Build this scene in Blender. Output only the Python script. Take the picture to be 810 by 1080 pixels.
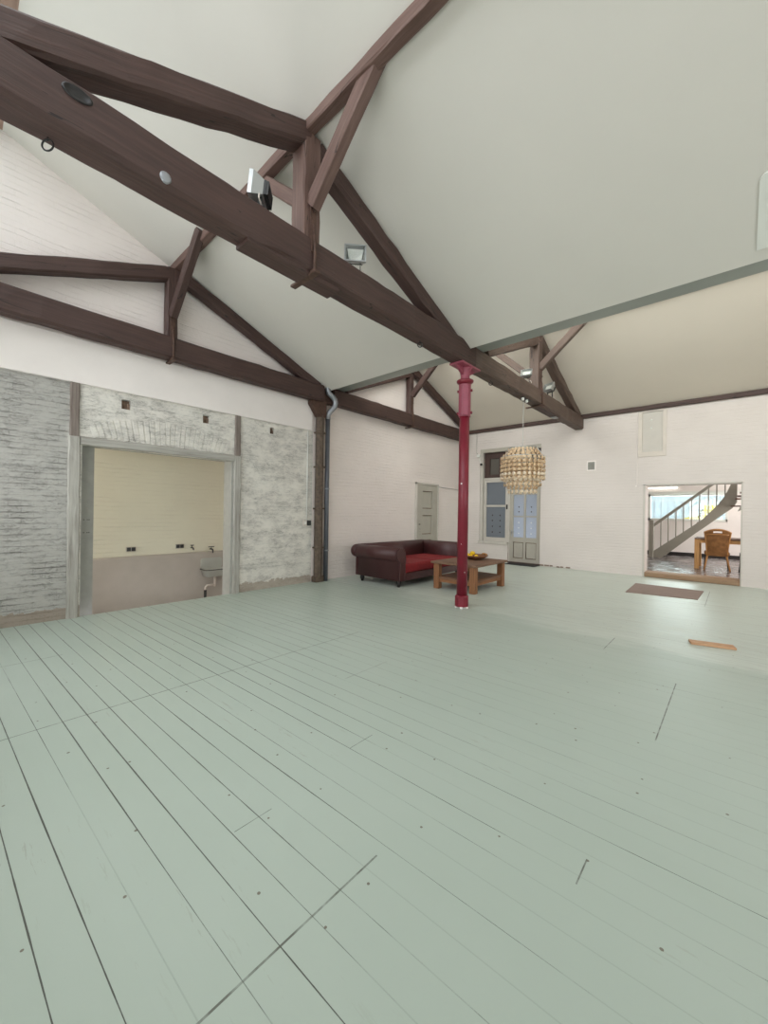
import bpy, bmesh, math, random
from mathutils import Vector, Matrix
random.seed(7)
for o in list(bpy.data.objects):
    bpy.data.objects.remove(o)
scene = bpy.context.scene
COL = scene.collection
PI = math.pi

# ------------------------------------------------------------------ camera
cam_d = bpy.data.cameras.new('camera')
cam_d.sensor_fit = 'HORIZONTAL'
cam_d.sensor_width = 36.0
cam_d.lens = 412.0 / 810.0 * 36.0
cam_d.clip_start = 0.05
cam = bpy.data.objects.new('camera', cam_d)
COL.objects.link(cam)
yaw, roll = math.radians(42.02), math.radians(0.88)
Fw = Vector((-math.sin(yaw), math.cos(yaw), 0))
Rt = Vector((math.cos(yaw), math.sin(yaw), 0))
Up = Vector((0, 0, 1))
cx = Rt * math.cos(roll) + Up * math.sin(roll)
cy = -Rt * math.sin(roll) + Up * math.cos(roll)
cz = -Fw
cam.matrix_world = Matrix(((cx.x, cy.x, cz.x, 0.0), (cx.y, cy.y, cz.y, 0.0), (cx.z, cy.z, cz.z, 1.45), (0, 0, 0, 1)))
scene.camera = cam

# ------------------------------------------------------------------ world, exposure, daylight and added fill
scene.view_settings.view_transform = 'Standard'
scene.view_settings.look = 'None'
scene.view_settings.gamma = 1.0
scene.view_settings.use_curve_mapping = False
scene.view_settings.exposure = 0.0
w = bpy.data.worlds.new('sky')
scene.world = w
w.use_nodes = True
bg = w.node_tree.nodes['Background']
bg.inputs[0].default_value = (0.93, 0.95, 1.0, 1)
bg.inputs[1].default_value = 2.0

def area(name, loc, direction, sx, sy, power, color=(1, 1, 1), upv=(1, 0, 0), spread=180):
    """area lamp facing in from an opening: daylight, also added fill"""
    d = bpy.data.lights.new(name, 'AREA')
    d.shape = 'RECTANGLE'
    d.size = sx
    d.size_y = sy
    d.energy = power
    d.spread = math.radians(spread)
    d.color = color
    o = bpy.data.objects.new(name, d)
    COL.objects.link(o)
    z = -Vector(direction).normalized()
    x = Vector(upv)
    y = z.cross(x).normalized()
    x = y.cross(z).normalized()
    o.matrix_world = Matrix(((x.x, y.x, z.x, loc[0]), (x.y, y.y, z.y, loc[1]), (x.z, y.z, z.z, loc[2]), (0, 0, 0, 1)))
    return o

area('skylight_daylight', (-1.3, -0.42, 5.10), (0, 1.78, -0.94), 9.6, 1.8, 150, (1.0, 0.87, 0.96), (1, 0, 0), 125)
area('far_skylight_daylight', (-1.3, 5.72, 5.15), (0, 1.85, -0.62), 9.6, 1.6, 300, (1.0, 0.87, 0.87), (1, 0, 0), 140)
area('right_fill_light', (3.93, 3.2, 1.75), (-1, 0, 0), 5.6, 1.9, 165, (1.0, 0.86, 0.90), (0, 1, 0))  # fill lamp added at the right to brighten the hall
area('rear_fill_light', (-3.4, -1.03, 1.9), (0, 1, 0), 5.6, 1.8, 150, (1.0, 0.86, 0.91))  # fill lamp added behind the camera to even out the light
area('back_room_daylight', (-7.4, -0.72, 1.5), (0, 1, 0), 1.0, 1.4, 33, (1.0, 0.93, 0.84))
area('stair_room_daylight', (-0.6, 17.18, 1.85), (0, -1, -0.15), 3.2, 0.8, 130, (0.95, 0.98, 1.0))
area('lobby_daylight', (-4.55, 12.6, 0.95), (0, -1, 0), 0.9, 1.3, 34, (0.90, 0.94, 1.0))
area('stair_room_side_daylight', (2.9, 14.2, 1.6), (-1, 0, 0), 3.0, 1.4, 170, (1.0, 0.97, 0.93), (0, 1, 0))


# ------------------------------------------------------------------ materials
class NT:
    def __init__(self, name):
        self.m = bpy.data.materials.new(name)
        self.m.use_nodes = True
        self.t = self.m.node_tree
        self.b = self.t.nodes['Principled BSDF']

    def n(self, typ, **kw):
        nd = self.t.nodes.new(typ)
        for k, v in kw.items():
            setattr(nd, k, v)
        return nd

    def l(self, a, b):
        self.t.links.new(a, b)

    def math(self, op, a, b=None, c=None, clamp=False):
        nd = self.n('ShaderNodeMath', operation=op)
        nd.use_clamp = clamp
        for i, v in enumerate((a, b, c)):
            if v is None:
                continue
            if isinstance(v, (int, float)):
                nd.inputs[i].default_value = v
            else:
                self.l(v, nd.inputs[i])
        return nd.outputs[0]

    def coords(self, kind='Object'):
        return self.n('ShaderNodeTexCoord').outputs[kind]

    def sep(self, v):
        nd = self.n('ShaderNodeSeparateXYZ')
        self.l(v, nd.inputs[0])
        return nd.outputs

    def comb(self, x, y, z):
        nd = self.n('ShaderNodeCombineXYZ')
        for i, v in enumerate((x, y, z)):
            if isinstance(v, (int, float)):
                nd.inputs[i].default_value = v
            else:
                self.l(v, nd.inputs[i])
        return nd.outputs[0]

    def scale(self, v, s):
        nd = self.n('ShaderNodeMapping')
        self.l(v, nd.inputs[0])
        nd.inputs['Scale'].default_value = s
        return nd.outputs[0]

    def noise(self, v, scale, detail=3.0, rough=0.55, dist=0.0):
        nd = self.n('ShaderNodeTexNoise')
        self.l(v, nd.inputs['Vector'])
        nd.inputs['Scale'].default_value = scale
        nd.inputs['Detail'].default_value = detail
        nd.inputs['Roughness'].default_value = rough
        nd.inputs['Distortion'].default_value = dist
        return nd.outputs['Fac']

    def ramp(self, f, *stops):
        nd = self.n('ShaderNodeValToRGB')
        self.l(f, nd.inputs[0])
        e = nd.color_ramp.elements
        while len(e) < len(stops):
            e.new(0.5)
        for i, (p, c) in enumerate(stops):
            e[i].position = p
            if isinstance(c, (int, float)):
                c = (c, c, c)
            e[i].color = (c[0], c[1], c[2], 1)
        return nd.outputs[0]

    def mix(self, f, a, b, mode='MIX'):
        nd = self.n('ShaderNodeMix', data_type='RGBA', blend_type=mode)
        for s, v in ((0, f), (6, a), (7, b)):
            if isinstance(v, (int, float)):
                nd.inputs[s].default_value = v
            elif isinstance(v, tuple):
                nd.inputs[s].default_value = (v[0], v[1], v[2], 1)
            else:
                self.l(v, nd.inputs[s])
        return nd.outputs[2]

    def bump(self, h, strength=0.3, dist=0.01):
        nd = self.n('ShaderNodeBump')
        self.l(h, nd.inputs['Height'])
        nd.inputs['Strength'].default_value = strength
        nd.inputs['Distance'].default_value = dist
        self.l(nd.outputs[0], self.b.inputs['Normal'])

    def set(self, color=None, rough=None, metal=None, **kw):
        if color is not None:
            if isinstance(color, tuple):
                self.b.inputs['Base Color'].default_value = (color[0], color[1], color[2], 1)
            else:
                self.l(color, self.b.inputs['Base Color'])
        if rough is not None:
            if isinstance(rough, (int, float)):
                self.b.inputs['Roughness'].default_value = rough
            else:
                self.l(rough, self.b.inputs['Roughness'])
        if metal is not None:
            self.b.inputs['Metallic'].default_value = metal
        for k, v in kw.items():
            self.b.inputs[k].default_value = v
        return self.m


def srgb(r, g, b):
    f = lambda c: (c / 255 / 12.92) if c <= 10 else ((c / 255 + 0.055) / 1.055) ** 2.4
    return (f(r), f(g), f(b))


def flat(name, rgb, rough=0.6, metal=0.0, var=0.12, scale=6.0, bump=0.0, **kw):
    t = NT(name)
    c = srgb(*rgb)
    n = t.noise(t.coords(), scale, 4)
    dark = tuple(x * (1 - var) for x in c)
    lite = tuple(min(1, x * (1 + var)) for x in c)
    t.set(t.ramp(n, (0.3, dark), (0.7, lite)), rough, metal, **kw)
    if bump:
        t.bump(n, bump, 0.01)
    return t.m


def timber(name, base, dark, lite, scale=1.0, crack=True):
    t = NT(name)
    uv = t.coords('UV')
    g = t.noise(t.scale(uv, (1.6 * scale, 34 * scale, 1)), 1.0, 5, 0.6, 0.15)
    big = t.noise(t.scale(uv, (1.1, 3.0, 1)), 1.0, 3)
    c = t.ramp(g, (0.28, srgb(*dark)), (0.52, srgb(*base)), (0.78, srgb(*lite)))
    c = t.mix(t.ramp(big, (0.35, 0.0), (0.75, 0.55)), c, srgb(*lite))
    h = g
    if crack:
        ck = t.noise(t.scale(uv, (0.45, 7.0, 1)), 1.0, 2, 0.5, 0.15)
        d = t.math('ABSOLUTE', t.math('SUBTRACT', ck, 0.5))
        m = t.math('MULTIPLY', t.math('LESS_THAN', d, 0.0035), t.math('GREATER_THAN', big, 0.52))
        c = t.mix(t.math('MULTIPLY', m, 0.8), c, srgb(22, 15, 12))
        h = t.math('SUBTRACT', g, t.math('MULTIPLY', m, 0.8))
    t.set(c, 0.62)
    t.bump(h, 0.5, 0.012)
    return t.m


def courses(t, u, z, h, wob, br):
    f = t.math('FRACT', t.math('DIVIDE', t.math('ADD', z, t.math('MULTIPLY', wob, 0.035)), h))
    d = t.math('ABSOLUTE', t.math('SUBTRACT', f, 0.5))
    bed = t.ramp(d, (0.38, 0.0), (0.47, 1.0))
    up = t.math('SUBTRACT', 1.0, br, clamp=True)
    return t.math('MAXIMUM', bed, t.math('MULTIPLY', up, 0.35))


def white_brick(name, axis, rgb, bump=0.5, joint=0.35):
    t = NT(name)
    s = t.sep(t.coords())
    v = t.comb(s[0] if axis == 'x' else s[1], s[2], 0.0)
    wob = t.noise(v, 5.0, 2)
    br = t.n('ShaderNodeTexBrick')
    v2 = t.n('ShaderNodeVectorMath', operation='ADD')
    t.l(v, v2.inputs[0])
    t.l(t.comb(0.0, t.math('MULTIPLY', wob, 0.03), 0.0), v2.inputs[1])
    t.l(v2.outputs[0], br.inputs['Vector'])
    br.inputs['Scale'].default_value = 1.0
    br.inputs['Brick Width'].default_value = 0.24
    br.inputs['Row Height'].default_value = 0.075
    br.inputs['Mortar Size'].default_value = 0.007
    br.inputs['Mortar Smooth'].default_value = 0.6
    br.inputs['Color1'].default_value = (1, 1, 1, 1)
    br.inputs['Color2'].default_value = (0.93, 0.93, 0.93, 1)
    br.inputs['Mortar'].default_value = (0.0, 0.0, 0.0, 1)
    n = t.noise(v, 14.0, 5, 0.6)
    lj = t.noise(t.scale(v, (2.0, 5.0, 1)), 1.0, 4, 0.6)
    cj = t.math('MULTIPLY', courses(t, v, s[2], 0.075, t.noise(v, 3.0, 3), br.outputs[0]), t.ramp(lj, (0.40, 0.1), (0.62, 1.0)))
    h = t.math('SUBTRACT', t.math('MULTIPLY', n, 0.7), t.math('MULTIPLY', cj, joint + 0.2))
    c = srgb(*rgb)
    big = t.noise(v, 0.9, 4)
    col = t.ramp(big, (0.3, tuple(x * 0.93 for x in c)), (0.7, c))
    col = t.mix(t.math('MULTIPLY', cj, 0.08), col, srgb(150, 142, 134))
    t.set(col, 0.75)
    t.bump(h, bump, 0.012)
    return t.m


def peeled_brick(name):
    t = NT(name)
    s = t.sep(t.coords())
    v = t.comb(s[1], s[2], 0.0)
    wob = t.noise(v, 7.0, 4, 0.6)
    v2 = t.comb(s[1], t.math('ADD', s[2], t.math('MULTIPLY', wob, 0.05)), 0.0)
    br = t.n('ShaderNodeTexBrick')
    t.l(v2, br.inputs['Vector'])
    br.inputs['Scale'].default_value = 1.0
    br.inputs['Brick Width'].default_value = 0.23
    br.inputs['Row Height'].default_value = 0.07
    br.inputs['Mortar Size'].default_value = 0.007
    br.inputs['Mortar Smooth'].default_value = 0.3
    br.inputs['Color1'].default_value = (1, 1, 1, 1)
    br.inputs['Color2'].default_value = (0.8, 0.8, 0.8, 1)
    br.inputs['Mortar'].default_value = (0, 0, 0, 1)
    # layers of old paint: pale grey, darker grey, a few bright chips, and broken dark joints
    n1 = t.noise(t.scale(v, (3.0, 5.5, 1)), 1.0, 8, 0.72, 0.15)
    n2 = t.noise(t.scale(v, (7.0, 26.0, 1)), 1.0, 6, 0.7, 0.3)
    n3 = t.noise(v, 1.3, 3)
    c = t.ramp(n1, (0.34, srgb(202, 198, 190)), (0.47, srgb(216, 211, 203)), (0.56, srgb(225, 220, 211)), (0.70, srgb(233, 227, 218)))
    c = t.mix(t.ramp(n3, (0.42, 0.0), (0.62, 0.35)), c, srgb(233, 230, 221))
    jn = t.math('MULTIPLY', courses(t, v, s[2], 0.07, t.noise(t.scale(v, (2.2, 4.0, 1)), 1.6, 6, 0.65), br.outputs[0]), t.ramp(n1, (0.40, 1.0), (0.60, 0.12)))
    jn = t.math('MULTIPLY', jn, t.ramp(t.noise(v, 2.4, 4, 0.6), (0.36, 0.25), (0.60, 1.0)))
    left = t.ramp(t.math('MULTIPLY', t.math('ADD', s[1], t.math('MULTIPLY', n3, 0.3)), 0.5), (0.58, 0.8), (0.66, 0.0))
    c = t.mix(left, c, srgb(165, 163, 158))
    jn = t.math('MULTIPLY', jn, t.math('ADD', 0.28, t.math('MULTIPLY', left, 1.2)))
    c = t.mix(t.math('MULTIPLY', jn, 0.75), c, srgb(100, 97, 93))
    d2 = t.math('ABSOLUTE', t.math('SUBTRACT', n2, 0.5))
    crack = t.math('MULTIPLY', t.math('LESS_THAN', d2, 0.015), t.ramp(n1, (0.40, 1.0), (0.58, 0.1)))
    c = t.mix(t.math('MULTIPLY', crack, 0.6), c, srgb(104, 101, 96))
    # damp brown band along the foot of the wall
    foot = t.math('MULTIPLY', t.math('LESS_THAN', t.math('ADD', s[2], t.math('MULTIPLY', wob, -0.25)), 0.02), 0.6)
    c = t.mix(foot, c, srgb(148, 128, 108))
    t.set(c, 0.8)
    h = t.math('ADD', t.math('MULTIPLY', jn, -0.4), t.math('MULTIPLY', n1, 0.9))
    h = t.math('SUBTRACT', h, t.math('MULTIPLY', crack, 0.4))
    t.bump(h, 0.6, 0.014)
    return t.m


def floor_material(name):
    t = NT(name)
    s = t.sep(t.coords())
    X, Y = s[0], s[1]
    # the boards run along x, very slightly turned
    yy = t.math('SUBTRACT', Y, t.math('MULTIPLY', X, 0.042))
    BW = 0.1326
    q = t.math('DIVIDE', t.math('ADD', yy, 0.0), BW)
    idx = t.math('FLOOR', t.math('ADD', q, 0.5))
    d = t.math('MULTIPLY', t.math('ABSOLUTE', t.math('SUBTRACT', q, idx)), BW)
    wn = t.n('ShaderNodeTexWhiteNoise', noise_dimensions='1D')
    t.l(idx, wn.inputs['W'])
    rnd = wn.outputs['Value']
    along = t.noise(t.comb(t.math('MULTIPLY', X, 0.75), t.math('MULTIPLY', idx, 7.31), 0.0), 1.0, 2)
    fine = t.noise(t.comb(t.math('MULTIPLY', X, 9.0), t.math('MULTIPLY', idx, 3.3), 0.0), 1.0, 3)
    wd = t.math('MULTIPLY', t.math('ADD', t.math('MULTIPLY', along, 1.2), t.math('MULTIPLY', rnd, 0.5)), 0.0042)
    wd = t.math('SUBTRACT', wd, t.math('MULTIPLY', fine, 0.0026))
    # boards by the opening have shrunk most; towards the right and the far bay the joints are half filled with paint
    region = t.ramp(t.math('ADD', t.math('MULTIPLY', X, 0.14), t.math('ADD', t.math('MULTIPLY', Y, 0.05), 0.62)), (0.30, 0.0), (0.62, 1.0))
    gapn = t.noise(t.comb(t.math('MULTIPLY', X, 1.6), t.math('MULTIPLY', idx, 5.17), 3.0), 1.0, 3)
    wd = t.math('SUBTRACT', wd, t.math('MULTIPLY', t.math('MULTIPLY', region, t.math('SUBTRACT', 1.22, gapn)), 0.0036))
    line = t.math('LESS_THAN', d, t.math('MAXIMUM', wd, 0.0))
    soft = t.math('LESS_THAN', d, 0.0022)
    seams = [(-3.36, 0.05, 3.3, .004), (-1.11, 0.30, 1.22, .004), (-0.45, 1.66, 1.81, .003), (-4.9, 0.2, 0.75, .003),
             (-1.66, 0.87, 1.06, .002), (-1.74, 1.65, 1.85, .002), (-2.5, 2.3, 2.85, .002), (-0.37, 3.06, 4.23, .004), (-1.05, 4.75, 5.29, .004),
             (-0.36, 8.2, 9.9, .004), (-4.3, 2.6, 3.3, .002)]
    seam = None
    for x0, ya, yb, hw in seams:
        m = t.math('LESS_THAN', t.math('ABSOLUTE', t.math('SUBTRACT', X, x0)), hw)
        m = t.math('MULTIPLY', m, t.math('LESS_THAN', t.math('ABSOLUTE', t.math('SUBTRACT', Y, (ya + yb) / 2)), (yb - ya) / 2))
        seam = m if seam is None else t.math('MAXIMUM', seam, m)
    sn = t.noise(t.comb(X, Y, 0.0), 11.0, 3)
    seam = t.math('MULTIPLY', seam, t.ramp(sn, (0.3, 0.25), (0.55, 0.9)))
    v = t.comb(X, Y, 0.0)
    big = t.noise(v, 0.55, 4)
    mid = t.noise(t.scale(v, (1.2, 5.0, 1)), 1.0, 6, 0.65)
    mint = t.ramp(big, (0.30, srgb(173, 185, 174)), (0.70, srgb(180, 191, 181)))
    mint = t.mix(t.math('MULTIPLY', rnd, 0.06), mint, srgb(168, 177, 165))
    pale = t.ramp(mid, (0.3, srgb(198, 206, 197)), (0.7, srgb(217, 222, 213)))
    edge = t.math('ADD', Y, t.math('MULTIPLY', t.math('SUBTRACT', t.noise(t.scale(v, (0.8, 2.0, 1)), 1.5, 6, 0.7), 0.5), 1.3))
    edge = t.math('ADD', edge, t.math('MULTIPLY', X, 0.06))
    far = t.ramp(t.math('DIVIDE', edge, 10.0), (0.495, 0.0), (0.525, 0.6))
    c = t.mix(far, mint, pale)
    # worn streaks along the boards
    wear = t.noise(t.scale(v, (3.0, 30.0, 1)), 1.0, 6, 0.7)
    area_ = t.noise(v, 1.1, 2)
    wm = t.math('MULTIPLY', t.math('GREATER_THAN', wear, 0.63), t.ramp(area_, (0.50, 0.0), (0.68, 0.45)))
    wm = t.math('ADD', wm, t.math('MULTIPLY', t.math('MULTIPLY', t.math('GREATER_THAN', wear, 0.57), far), 0.30), clamp=True)
    c = t.mix(wm, c, srgb(150, 148, 136))
    dirt = t.noise(t.scale(v, (1.1, 9.0, 1)), 1.0, 7, 0.72, 0.2)
    worn = t.math('MULTIPLY', far, t.ramp(t.noise(v, 0.8, 3), (0.42, 0.05), (0.62, 1.0)))
    c = t.mix(t.math('MULTIPLY', t.ramp(dirt, (0.52, 0.0), (0.68, 0.55)), worn), c, srgb(136, 128, 112))
    c = t.mix(t.math('MULTIPLY', t.ramp(t.noise(t.scale(v, (0.7, 22.0, 1)), 1.0, 4), (0.55, 0.0), (0.66, 0.30)), far), c, srgb(130, 134, 124))
    # chipped nail heads
    vo = t.n('ShaderNodeTexVoronoi', voronoi_dimensions='2D')
    t.l(v, vo.inputs['Vector'])
    vo.inputs['Scale'].default_value = 3.2
    dot = t.math('LESS_THAN', t.math('ADD', vo.outputs['Distance'], t.math('MULTIPLY', t.math('SUBTRACT', sn, 0.5), 0.03)), 0.02)
    vc = t.sep(vo.outputs['Color'])
    dot = t.math('MULTIPLY', dot, t.math('GREATER_THAN', vc[0], 0.45))
    c = t.mix(t.math('MULTIPLY', dot, 0.8), c, srgb(98, 82, 66))
    c = t.mix(t.math('MULTIPLY', soft, 0.22), c, srgb(120, 128, 120))
    c = t.mix(t.math('MULTIPLY', line, 0.85), c, srgb(54, 50, 44))
    c = t.mix(seam, c, srgb(92, 92, 84))
    t.set(c, t.ramp(mid, (0.3, 0.31), (0.7, 0.44)))
    t.b.inputs['Specular IOR Level'].default_value = 0.4
    h = t.math('SUBTRACT', t.math('MULTIPLY', mid, 0.15), t.math('MAXIMUM', line, seam))
    t.bump(h, 0.25, 0.004)
    return t.m


def glass(name, tint=(0.9, 0.97, 0.95), gloss=0.12, rough=0.02):
    t = NT(name)
    out = t.t.nodes['Material Output']
    tr = t.n('ShaderNodeBsdfTransparent')
    tr.inputs[0].default_value = (*tint, 1)
    gl = t.n('ShaderNodeBsdfGlossy')
    gl.inputs['Roughness'].default_value = rough
    mx = t.n('ShaderNodeMixShader')
    mx.inputs[0].default_value = gloss
    t.l(tr.outputs[0], mx.inputs[1])
    t.l(gl.outputs[0], mx.inputs[2])
    t.l(mx.outputs[0], out.inputs['Surface'])
    return t.m


def emit(name, rgb, strength):
    t = NT(name)
    t.set((1, 1, 1), 0.5)
    t.b.inputs['Emission Color'].default_value = (*rgb, 1)
    t.b.inputs['Emission Strength'].default_value = strength
    return t.m


M = {}
M['beam'] = timber('dark_timber', (68, 48, 43), (53, 37, 33), (84, 62, 55))
M['beam3'] = timber('grey_brown_timber', (84, 67, 58), (66, 51, 44), (106, 88, 78))
M['beam2'] = timber('brown_timber', (98, 73, 65), (76, 55, 48), (124, 99, 89))
M['oldwood'] = timber('weathered_timber', (150, 144, 138), (112, 104, 98), (182, 178, 170))
M['stud'] = timber('stud_timber', (166, 162, 154), (134, 128, 120), (190, 187, 179), crack=False)
M['studtop'] = timber('bare_stud_timber', (126, 114, 106), (98, 86, 80), (150, 140, 132))
M['paleframe'] = timber('skylight_timber', (168, 138, 122), (138, 108, 94), (190, 164, 150), crack=False)
M['tablewood'] = timber('table_wood', (138, 92, 58), (104, 66, 40), (160, 112, 76), 1.2, crack=False)
M['tabletop'] = timber('tabletop_wood', (118, 88, 68), (92, 66, 50), (140, 108, 86), 1.2, crack=False)
M['oak'] = timber('oak', (190, 142, 86), (160, 112, 62), (208, 164, 108), 1.2, crack=False)
M['plank'] = timber('offcut_wood', (196, 150, 112), (172, 124, 88), (212, 172, 136), 1.2, crack=False)
M['sill'] = timber('sill_wood', (150, 120, 92), (122, 96, 74), (166, 138, 110), 1.2, crack=False)
M['wall_y'] = white_brick('white_brick_left', 'y', (240, 229, 223), 0.9)
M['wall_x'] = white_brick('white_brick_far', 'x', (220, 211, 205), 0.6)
M['plaster'] = flat('white_plaster', (236, 228, 223), 0.8, var=0.03, scale=2.0, bump=0.1)
M['ceil'] = flat('ceiling_paint', (216, 211, 202), 0.85, var=0.015, scale=1.2, bump=0.04)
M['ceil2'] = flat('far_ceiling_paint', (218, 209, 196), 0.85, var=0.015, scale=1.2, bump=0.04)
M['patch'] = flat('pale_patch', (226, 226, 218), 0.6, var=0.01)
M['gutter'] = flat('gutter_paint', (150, 155, 148), 0.35, var=0.06, scale=1.5)
M['peel'] = peeled_brick('peeling_grey_brick')
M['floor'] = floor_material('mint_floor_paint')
M['joinery'] = flat('grey_green_joinery', (178, 172, 160), 0.5, var=0.04, scale=5)
M['joinery2'] = flat('pale_joinery', (197, 191, 182), 0.5, var=0.04, scale=5)
M['greyframe'] = flat('grey_frame_paint', (164, 163, 156), 0.6, var=0.08, scale=9, bump=0.1)
M['iron'] = flat('rusty_iron', (84, 62, 52), 0.6, 0.3, var=0.35, scale=22, bump=0.3)
M['post'] = flat('brown_iron_post', (94, 80, 68), 0.7, 0.1, var=0.4, scale=16, bump=0.35)
M['red'] = flat('oxblood_paint', (122, 28, 45), 0.38, var=0.10, scale=5, bump=0.05)
M['redlight'] = flat('rose_paint', (150, 72, 88), 0.42, var=0.10, scale=9, bump=0.08)
M['pipe'] = flat('grey_pipe', (98, 100, 106), 0.38, 0.2, var=0.08, scale=8)
M['zinc'] = flat('zinc', (150, 152, 156), 0.35, 0.5, var=0.1, scale=12)
M['leather'] = flat('maroon_leather', (74, 42, 42), 0.42, var=0.16, scale=30, bump=0.12)
M['velvet'] = flat('red_velvet', (132, 28, 32), 0.85, var=0.14, scale=14, bump=0.05)
M['black'] = flat('black_wood', (32, 28, 27), 0.45, var=0.15)
M['rubber'] = flat('black_mat', (44, 44, 44), 0.9, var=0.2, scale=40, bump=0.3)
M['white'] = flat('white_enamel', (226, 226, 220), 0.4, var=0.03)
M['cream'] = flat('cream_plastic', (208, 198, 187), 0.45, var=0.05)
M['alu'] = flat('aluminium', (182, 184, 184), 0.35, 0.75, var=0.06)
M['reflect'] = flat('white_reflector', (246, 246, 242), 0.4, var=0.02)
M['darkmetal'] = flat('dark_metal', (52, 52, 52), 0.45, 0.4, var=0.15)
M['glass'] = glass('clear_glass')
M['lampglass'] = glass('lamp_glass', (0.97, 0.98, 0.97), 0.10)
M['sink'] = flat('grey_enamel', (182, 184, 175), 0.35, var=0.05)
M['tile'] = None
M['hole'] = flat('broken_brick_dark_backing', (126, 104, 88), 0.9, var=0.4, scale=30, bump=0.5)  # broken brick, also the dark backing behind door panels and slots
M['stairgrey'] = flat('stair_paint', (142, 138, 126), 0.5, var=0.05)
M['tread'] = timber('stair_tread', (96, 72, 58), (70, 50, 40), (120, 94, 78), crack=False)
M['lemon'] = flat('lemon_skin', (240, 196, 30), 0.45, var=0.06, scale=25, bump=0.15)
M['bowl'] = timber('bowl_wood', (120, 78, 50), (84, 52, 32), (150, 104, 70), crack=False)
M['cordm'] = flat('grey_cord', (170, 168, 162), 0.5)


def dado_material():
    t = NT('dado_plaster')
    n = t.noise(t.coords(), 1.6, 5)
    t.set(t.ramp(n, (0.3, srgb(172, 164, 153)), (0.7, srgb(186, 178, 168))), 0.75)
    return t.m


M['dado'] = dado_material()
M['backwall'] = white_brick('cream_brick', 'y', (226, 222, 200), 0.8)


def tile_material():
    t = NT('dark_stone_tiles')
    s = t.sep(t.coords())
    v = t.comb(s[0], s[1], 0.0)
    br = t.n('ShaderNodeTexBrick')
    t.l(v, br.inputs['Vector'])
    br.inputs['Scale'].default_value = 1.0
    br.inputs['Brick Width'].default_value = 0.6
    br.inputs['Row Height'].default_value = 0.3
    br.inputs['Mortar Size'].default_value = 0.006
    br.inputs['Color1'].default_value = (*srgb(98, 90, 90), 1)
    br.inputs['Color2'].default_value = (*srgb(126, 118, 116), 1)
    br.inputs['Mortar'].default_value = (*srgb(70, 64, 62), 1)
    n = t.noise(v, 3.0, 5)
    c = t.mix(t.math('MULTIPLY', n, 0.5), br.outputs[0], srgb(88, 78, 78))
    t.set(c, t.ramp(n, (0.3, 0.12), (0.7, 0.35)))
    return t.m


M['tile'] = tile_material()


def brown_mat_material():
    t = NT('brown_carpet')
    s = t.sep(t.coords())
    n = t.noise(t.scale(t.comb(s[0], s[1], 0), (6, 60, 1)), 1.0, 4)
    t.set(t.ramp(n, (0.3, srgb(134, 115, 107)), (0.7, srgb(156, 137, 128))), 0.9)
    t.bump(n, 0.3, 0.005)
    return t.m


M['mat'] = brown_mat_material()


def rattan_material():
    t = NT('woven_rattan')
    s = t.sep(t.coords())
    wx = t.math('SINE', t.math('MULTIPLY', s[0], 260))
    wz = t.math('SINE', t.math('MULTIPLY', s[2], 260))
    p = t.math('MULTIPLY', wx, wz)
    n = t.noise(t.coords(), 9.0, 3)
    c = t.ramp(t.math('ADD', t.math('MULTIPLY', p, 0.2), n), (0.3, srgb(112, 72, 36)), (0.7, srgb(160, 112, 62)))
    t.set(c, 0.55)
    t.bump(p, 0.5, 0.004)
    return t.m


M['rattan'] = rattan_material()
M['cane'] = flat('cane', (176, 126, 74), 0.45, var=0.15, scale=10)


def shell_material():
    t = NT('capiz_shell')
    g = t.n('ShaderNodeNewGeometry')
    c = t.ramp(g.outputs['Random Per Island'], (0.0, srgb(226, 196, 156)), (0.5, srgb(240, 216, 182)), (1.0, srgb(250, 238, 218)))
    t.set(c, 0.3)
    t.b.inputs['Specular IOR Level'].default_value = 0.6
    out = t.t.nodes['Material Output']
    tl = t.n('ShaderNodeBsdfTranslucent')
    t.l(c, tl.inputs[0])
    mx = t.n('ShaderNodeMixShader')
    mx.inputs[0].default_value = 0.25
    t.l(t.b.outputs[0], mx.inputs[1])
    t.l(tl.outputs[0], mx.inputs[2])
    t.l(mx.outputs[0], out.inputs['Surface'])
    return t.m


M['shell'] = shell_material()


def frosted(name, rgb, through):
    """frosted pane: partly diffuse, partly letting the light of the lobby through"""
    t = NT(name)
    n = t.noise(t.coords(), 1.2, 2)
    c = t.ramp(n, (0.3, tuple(x * 0.92 for x in srgb(*rgb))), (0.7, srgb(*rgb)))
    t.set(c, 0.25)
    out = t.t.nodes['Material Output']
    tl = t.n('ShaderNodeBsdfTranslucent')
    t.l(c, tl.inputs[0])
    mx = t.n('ShaderNodeMixShader')
    mx.inputs[0].default_value = through
    t.l(t.b.outputs[0], mx.inputs[1])
    t.l(tl.outputs[0], mx.inputs[2])
    t.l(mx.outputs[0], out.inputs['Surface'])
    return t.m


M['frost'] = frosted('frosted_pane', (190, 196, 204), 0.6)
M['frost2'] = frosted('grey_frosted_pane', (136, 142, 150), 0.3)
M['darkpane'] = flat('dark_pane', (92, 88, 82), 0.2, var=0.1, scale=1.5)


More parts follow.
